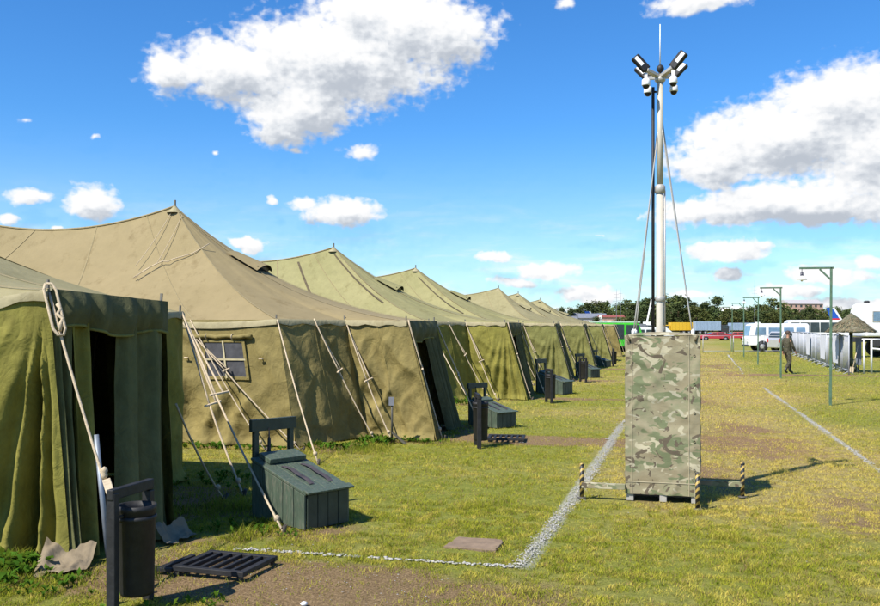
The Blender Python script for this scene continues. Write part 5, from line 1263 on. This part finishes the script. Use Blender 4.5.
# ------------------------------------------------------------------ white gravel lines
def icos():
    bm = bmesh.new(); bmesh.ops.create_icosphere(bm, subdivisions=1, radius=1); v = np.array([tuple(x.co) for x in bm.verts]); f = np.array([[x.index for x in p.verts] for p in bm.faces]); bm.free(); return v, f
IV, IF = icos()
def gravel(name, label, segs, seed, mat, cat='gravel'):
    rn = np.random.default_rng(seed); VV = []; FF = []; o = 0
    for (x0, y0, x1, y1, w, n, s0, s1, gap) in segs:
        t = rn.random(n) ** 1.25 if y1 - y0 > 14.5 else rn.random(n); off_ = rn.normal(0, w * .32, n); L = math.hypot(x1 - x0, y1 - y0); nx_, ny_ = -(y1 - y0) / L, (x1 - x0) / L
        q_ = x0 + y0 + t * L; k = fbm(q_ * 1.6, 0 * t + 3, seed, 3); off_ = off_ + (fbm(q_ * .35, 0 * t + 9, seed + 5, 3) - .5) * w * 1.6
        for i in range(n):
            if k[i] < gap: continue
            s_ = rn.uniform(s0, s1) * (1 + t[i] * (1.6 if y1 - y0 > 14.5 else 0)); c = np.array((x0 + (x1 - x0) * t[i] + nx_ * off_[i], y0 + (y1 - y0) * t[i] + ny_ * off_[i], s_ * .12))
            p = IV * (s_ * rn.uniform(.6, 1.2, 3) * np.array((1, 1, .30))) + IV * rn.uniform(-.12, .12, (len(IV), 1)) * s_; a = rn.uniform(0, 6.28); p = p @ np.array(((math.cos(a), -math.sin(a), 0), (math.sin(a), math.cos(a), 0), (0, 0, 1))) + c
            VV.append(p); FF.append(IF + o); o += len(IV)
    V = np.concatenate(VV); F = np.concatenate(FF); b = MB(); b.v = V.tolist(); b.f = F.tolist(); b.sm = [True] * len(F)
    ob = b.build(name, mat, None, fixn=False); ob['kind'] = 'stuff'; tag(ob, label, cat); return ob
gravel('gravel_line', 'white gravel line running along the tent side of the aisle', [(-1.29, 7.0, -1.26, 12, .12, 1500, .005, .013, .16), (-1.26, 12, -1.26, 18.2, .11, 1000, .006, .013, .24), (-1.26, 18.2, -1.25, 34, .07, 500, .010, .016, .45)], 1, M['pebble'])
gravel('gravel_line', 'thin broken row of white stones crossing before the green crate', [(-3.75, 6.93, -1.29, 7.0, .06, 330, .009, .022, .34)], 2, M['pebble'])
gravel('gravel_line', 'white gravel line on the lamp post side of the aisle', [(2.42, 12.6, 2.32, 20, .075, 1500, .006, .013, .3), (2.32, 20, 2.2, 29.5, .07, 700, .009, .018, .32), (2.05, 37.6, 2.4, 62, .07, 420, .013, .02, .36)], 3, M['pebble'])
gravel('gravel_line', 'faint broken white line across the trodden path of the tan tent', [(-2.2, 15.3, -1.3, 15.4, .05, 70, .008, .016, .5), (-2.7, 14.5, -1.4, 14.55, .05, 40, .008, .014, .55), (.2, 27.5, 2.0, 27.6, .05, 40, .010, .016, .4)], 4, M['pebble'])
gravel('gravel', 'small grey and pale stones scattered over the bare earth', [(-4.2, 6.0, -1.6, 6.2, 1.1, 170, .003, .009, .0), (-3.9, 15, -1, 15, .8, 90, .004, .009, 0), (-.6, 8, 1.4, 16, 2.2, 120, .004, .008, 0)], 5, M['pebble_grey'])
b = MB(); b.lathe(W(304, 6.13) + Vector((0, 0, .01)), [(0, -.02), (.02, -.01), (.028, .003), (.012, .013), (0, .015)], 7); tag(b.build('white_stone', M['white_paint'], None, W(304, 6.13)), 'single white stone in the bare earth at the near edge', 'stone')

# ------------------------------------------------------------------ sky, sun, camera
SUN_EL = R(50); SH = Vector((.55, .835, 0)).normalized()          # shadows fall this way
sv = Vector((-SH.x * math.cos(SUN_EL), -SH.y * math.cos(SUN_EL), math.sin(SUN_EL)))
sl = bpy.data.lights.new('sun', 'SUN'); sl.energy = 4.6; sl.angle = R(.53); sl.color = (1, .95, .86)
so = bpy.data.objects.new('sun', sl); COL.objects.link(so); so.rotation_euler = sv.to_track_quat('Z', 'Y').to_euler(); so.location = (-20, -20, 30)
w = bpy.data.worlds.new('World'); S.world = w; w.use_nodes = True; nt = w.node_tree; nt.nodes.clear()
out = nt.nodes.new('ShaderNodeOutputWorld'); sky = nt.nodes.new('ShaderNodeTexSky'); sky.sky_type = 'NISHITA'; sky.sun_disc = False; sky.sun_elevation = SUN_EL
sky.sun_rotation = math.atan2(sv.x, sv.y); sky.altitude = 100; sky.air_density = 1.0; sky.dust_density = .15; sky.ozone_density = 4.0
hs = nt.nodes.new('ShaderNodeHueSaturation'); hs.inputs['Saturation'].default_value = 1.2; nt.links.new(sky.outputs[0], hs.inputs['Color'])
bg = nt.nodes.new('ShaderNodeBackground'); bg.inputs['Strength'].default_value = .098; nt.links.new(mixc(nt, 1.0, hs.outputs[0], (.58, .88, 1.10), 'MULTIPLY'), bg.inputs[0])
CL = [(-22.49, 16.23, 7.53, 2.91, 1.25), (-17.75, 18.31, 5.4, 2.67, 1.2), (-27.75, 15.42, 5.47, 2.12, 1.15), (-31.93, 15.03, 2.46, 1.47, 1.0), (-24.37, 13.64, 4.35, 2.14, 1.15), (-25.3, 11.87, 2.1, 1.25, 1.0), (-15.52, 17.74, 3.95, 2.16, 1.1), (-20.6, 19.28, 3.79, 2.16, 1.1), (-36.61, 7.27, 1.88, 1.19, 1.0), (-40.02, 7.43, 1.58, 0.58, 0.8), (-41.17, 6.12, 0.83, 0.46, 0.9), (-38.68, 5.66, 0.75, 0.29, 0.7), (-40.44, 11.73, 0.84, 0.52, 0.45), (-36.5, 11.15, 0.78, 0.48, 0.45), (-29.44, 10.45, 0.6, 0.49, 0.35), (-21.42, 7.12, 3.15, 1.08, 1.0), (-24.18, 7.63, 1.37, 0.57, 0.8), (-26.1, 7.77, 0.62, 0.5, 0.6), (-20.6, 10.9, 1.52, 0.7, 0.7), (-24.68, 10.81, 1.24, 0.38, 0.5), (-27.44, 5.09, 0.98, 0.56, 0.9), (-28.17, 5.14, 0.85, 0.43, 0.8), (8.7, 12.62, 4.5, 2.32, 1.25), (5.17, 10.94, 6.13, 2.38, 1.2), (10.53, 9.96, 4.62, 2.86, 1.2), (1.76, 9.69, 3.48, 1.58, 1.05), (5.73, 7.43, 6.08, 1.31, 1.1), (1.47, 6.91, 4.66, 0.97, 0.95), (11.55, 6.83, 3.03, 1.42, 1.1), (7.9, 6.74, 4.29, 0.93, 1.0), (2.05, 4.6, 2.89, 0.79, 0.95), (4.05, 4.79, 1.24, 0.48, 0.8), (2.16, 3.09, 1.16, 0.61, 0.9), (-12.03, 4.38, 1.65, 0.51, 0.85), (-8.87, 3.54, 2.76, 0.76, 0.85), (-6.68, 2.14, 2.24, 0.75, 0.8), (-5.32, 1.75, 1.6, 0.63, 0.8), (-10.76, 2.79, 3.16, 0.57, 0.55), (7.9, 2.98, 3.22, 0.82, 0.85), (10.01, 3.67, 1.55, 0.69, 0.7), (5.73, 2.02, 3.32, 0.71, 0.7), (0.0, 1.9, 2.96, 0.55, 0.55), (0.59, 19.08, 3.53, 0.73, 0.9), (-7.93, 19.47, 1.25, 0.63, 0.5), (-5.44, 5.5, 2.47, 0.38, 0.4), (-9.18, 1.01, 7.55, 0.63, 0.45), (1.76, 0.85, 6.97, 0.61, 0.6), (8.97, 1.22, 4.74, 0.81, 0.6),
      (40, 14, 9, 3.5, 1.1), (70, 20, 12, 4, 1.1), (-70, 15, 10, 3, 1.1), (-110, 25, 14, 5, 1.1), (120, 18, 12, 4, 1.1), (25, 6, 6, 1.2, .9), (-52, 6, 6, 1.2, .9)]
grp = bpy.data.node_groups.new('cloud density', 'ShaderNodeTree')
grp.interface.new_socket('P', in_out='INPUT', socket_type='NodeSocketVector'); grp.interface.new_socket('D', in_out='OUTPUT', socket_type='NodeSocketFloat')
gi = grp.nodes.new('NodeGroupInput'); gq = grp.nodes.new('NodeGroupOutput')
def N(t, op, ins, tree):
    n = tree.nodes.new('ShaderNodeVectorMath' if t == 'v' else 'ShaderNodeMath'); n.operation = op
    for i, x in enumerate(ins):
        if isinstance(x, bpy.types.NodeSocket): tree.links.new(x, n.inputs[i])
        else: n.inputs[i].default_value = x
    return n.outputs['Value'] if (t == 'v' and op in ('LENGTH', 'DOT_PRODUCT')) else n.outputs[0]
nw = noise(grp, gi.outputs[0], .55, 4, .5); wv = N('v', 'SUBTRACT', [nw.outputs['Color'], (.5, .5, .5)], grp); wv = N('v', 'MULTIPLY', [wv, (1.6, .8, 0)], grp); pw = N('v', 'ADD', [gi.outputs[0], wv], grp)
Mx = None
for (a, e, rx, ry, k) in CL:
    k += 0 if k < .5 else .18 if ry < 1.0 else (.06 if ry < 1.6 else -.03)
    d = N('v', 'SUBTRACT', [pw, (a, e, 0)], grp); d = N('v', 'MULTIPLY', [d, (1 / rx, 1 / ry, 0)], grp); l = N('v', 'LENGTH', [d], grp); v_ = N('m', 'SUBTRACT', [k, l], grp)
    Mx = v_ if Mx is None else N('m', 'SMOOTH_MAX', [Mx, v_, .25], grp)
ps = N('v', 'MULTIPLY', [gi.outputs[0], (1, 1.35, 1)], grp)
nf = noise(grp, ps, .50, 6, .48, .15); nf2 = noise(grp, ps, 1.7, 5, .46, .2); nn = N('m', 'MULTIPLY_ADD', [nf.outputs[0], .95, -.47], grp); nn = N('m', 'ADD', [nn, N('m', 'MULTIPLY_ADD', [nf2.outputs[0], .75, -.40], grp)], grp)
grp.links.new(N('m', 'ADD', [N('m', 'MULTIPLY', [Mx, 1.0], grp), nn], grp), gq.inputs[0])
tc = nt.nodes.new('ShaderNodeTexCoord'); sx = nt.nodes.new('ShaderNodeSeparateXYZ'); nt.links.new(tc.outputs['Generated'], sx.inputs[0])
az = N('m', 'MULTIPLY', [N('m', 'ARCTAN2', [sx.outputs[0], sx.outputs[1]], nt), 180 / PI], nt); el = N('m', 'MULTIPLY', [N('m', 'ARCSINE', [sx.outputs[2]], nt), 180 / PI], nt)
cb = nt.nodes.new('ShaderNodeCombineXYZ'); nt.links.new(az, cb.inputs[0]); nt.links.new(el, cb.inputs[1])
def dens(offs):
    g = nt.nodes.new('ShaderNodeGroup'); g.node_tree = grp; nt.links.new(N('v', 'ADD', [cb.outputs[0], offs], nt), g.inputs[0]); return g.outputs[0]
D0 = dens((0, 0, 0)); D2 = dens((-.5, 1.25, 0))
def mrange(x, a, b, c=0, d=1):
    n = nt.nodes.new('ShaderNodeMapRange'); n.interpolation_type = 'SMOOTHSTEP'; nt.links.new(x, n.inputs[0]); n.inputs[1].default_value = a; n.inputs[2].default_value = b; n.inputs[3].default_value = c; n.inputs[4].default_value = d; return n.outputs[0]
cz_ = nt.nodes.new('ShaderNodeMapping'); cz_.inputs['Scale'].default_value = (.16, .9, 1); nt.links.new(cb.outputs[0], cz_.inputs[0]); nz = noise(nt, cz_.outputs[0], 1.0, 7, .6, .3)
veil = N('m', 'MULTIPLY', [N('m', 'MULTIPLY', [mrange(nz.outputs[0], .46, .74), mrange(el, 9.5, 1.5)], nt), .62], nt)
alpha = N('m', 'MULTIPLY', [N('m', 'MAXIMUM', [mrange(D0, -.02, .48), N('m', 'ADD', [veil, mrange(el, 13, -1, 0, .30)], nt)], nt), mrange(el, -.2, .3)], nt)
D3 = dens((.35, -.95, 0)); D1 = dens((-.16, .30, 0))
lit = N('m', 'SUBTRACT', [N('m', 'MULTIPLY', [N('m', 'MAXIMUM', [D2, 0.0], nt), .85], nt), N('m', 'MULTIPLY', [N('m', 'MAXIMUM', [D3, -.25], nt), .50], nt)], nt)
lit = N('m', 'MULTIPLY_ADD', [N('m', 'SUBTRACT', [D1, D0], nt), .55, lit], nt)
occ = mrange(lit, -.30, .92)
cr = ramp(nt, occ, [(.0, (1.0, 1.0, 1.0)), (.25, (.95, .955, .965)), (.55, (.79, .82, .86)), (1.0, (.50, .545, .615))])
bg2 = nt.nodes.new('ShaderNodeBackground'); nt.links.new(cr.outputs[0], bg2.inputs[0]); bg2.inputs[1].default_value = .61
mxs = nt.nodes.new('ShaderNodeMixShader'); nt.links.new(alpha, mxs.inputs[0]); nt.links.new(bg.outputs[0], mxs.inputs[1]); nt.links.new(bg2.outputs[0], mxs.inputs[2]); nt.links.new(mxs.outputs[0], out.inputs[0])
w.cycles.sampling_method = 'MANUAL'; w.cycles.sample_map_resolution = 512

S.cycles.max_bounces = 6; S.cycles.diffuse_bounces = 3
cd = bpy.data.cameras.new('camera'); cam = bpy.data.objects.new('camera', cd); COL.objects.link(cam); S.camera = cam
cam.location = (0, 0, CAM_H); cam.rotation_euler = (R(90), 0, YAW)
cd.sensor_width = 36; cd.lens = 36 * FOC / 880; cd.shift_y = 23 / 880; cd.clip_end = 9000; cd.clip_start = .05
S.view_settings.view_transform = 'Standard'; S.view_settings.look = 'None'; S.view_settings.exposure = .76; S.view_settings.gamma = 1
S.view_settings.use_curve_mapping = False
S.render.resolution_x = 1024; S.render.resolution_y = 705
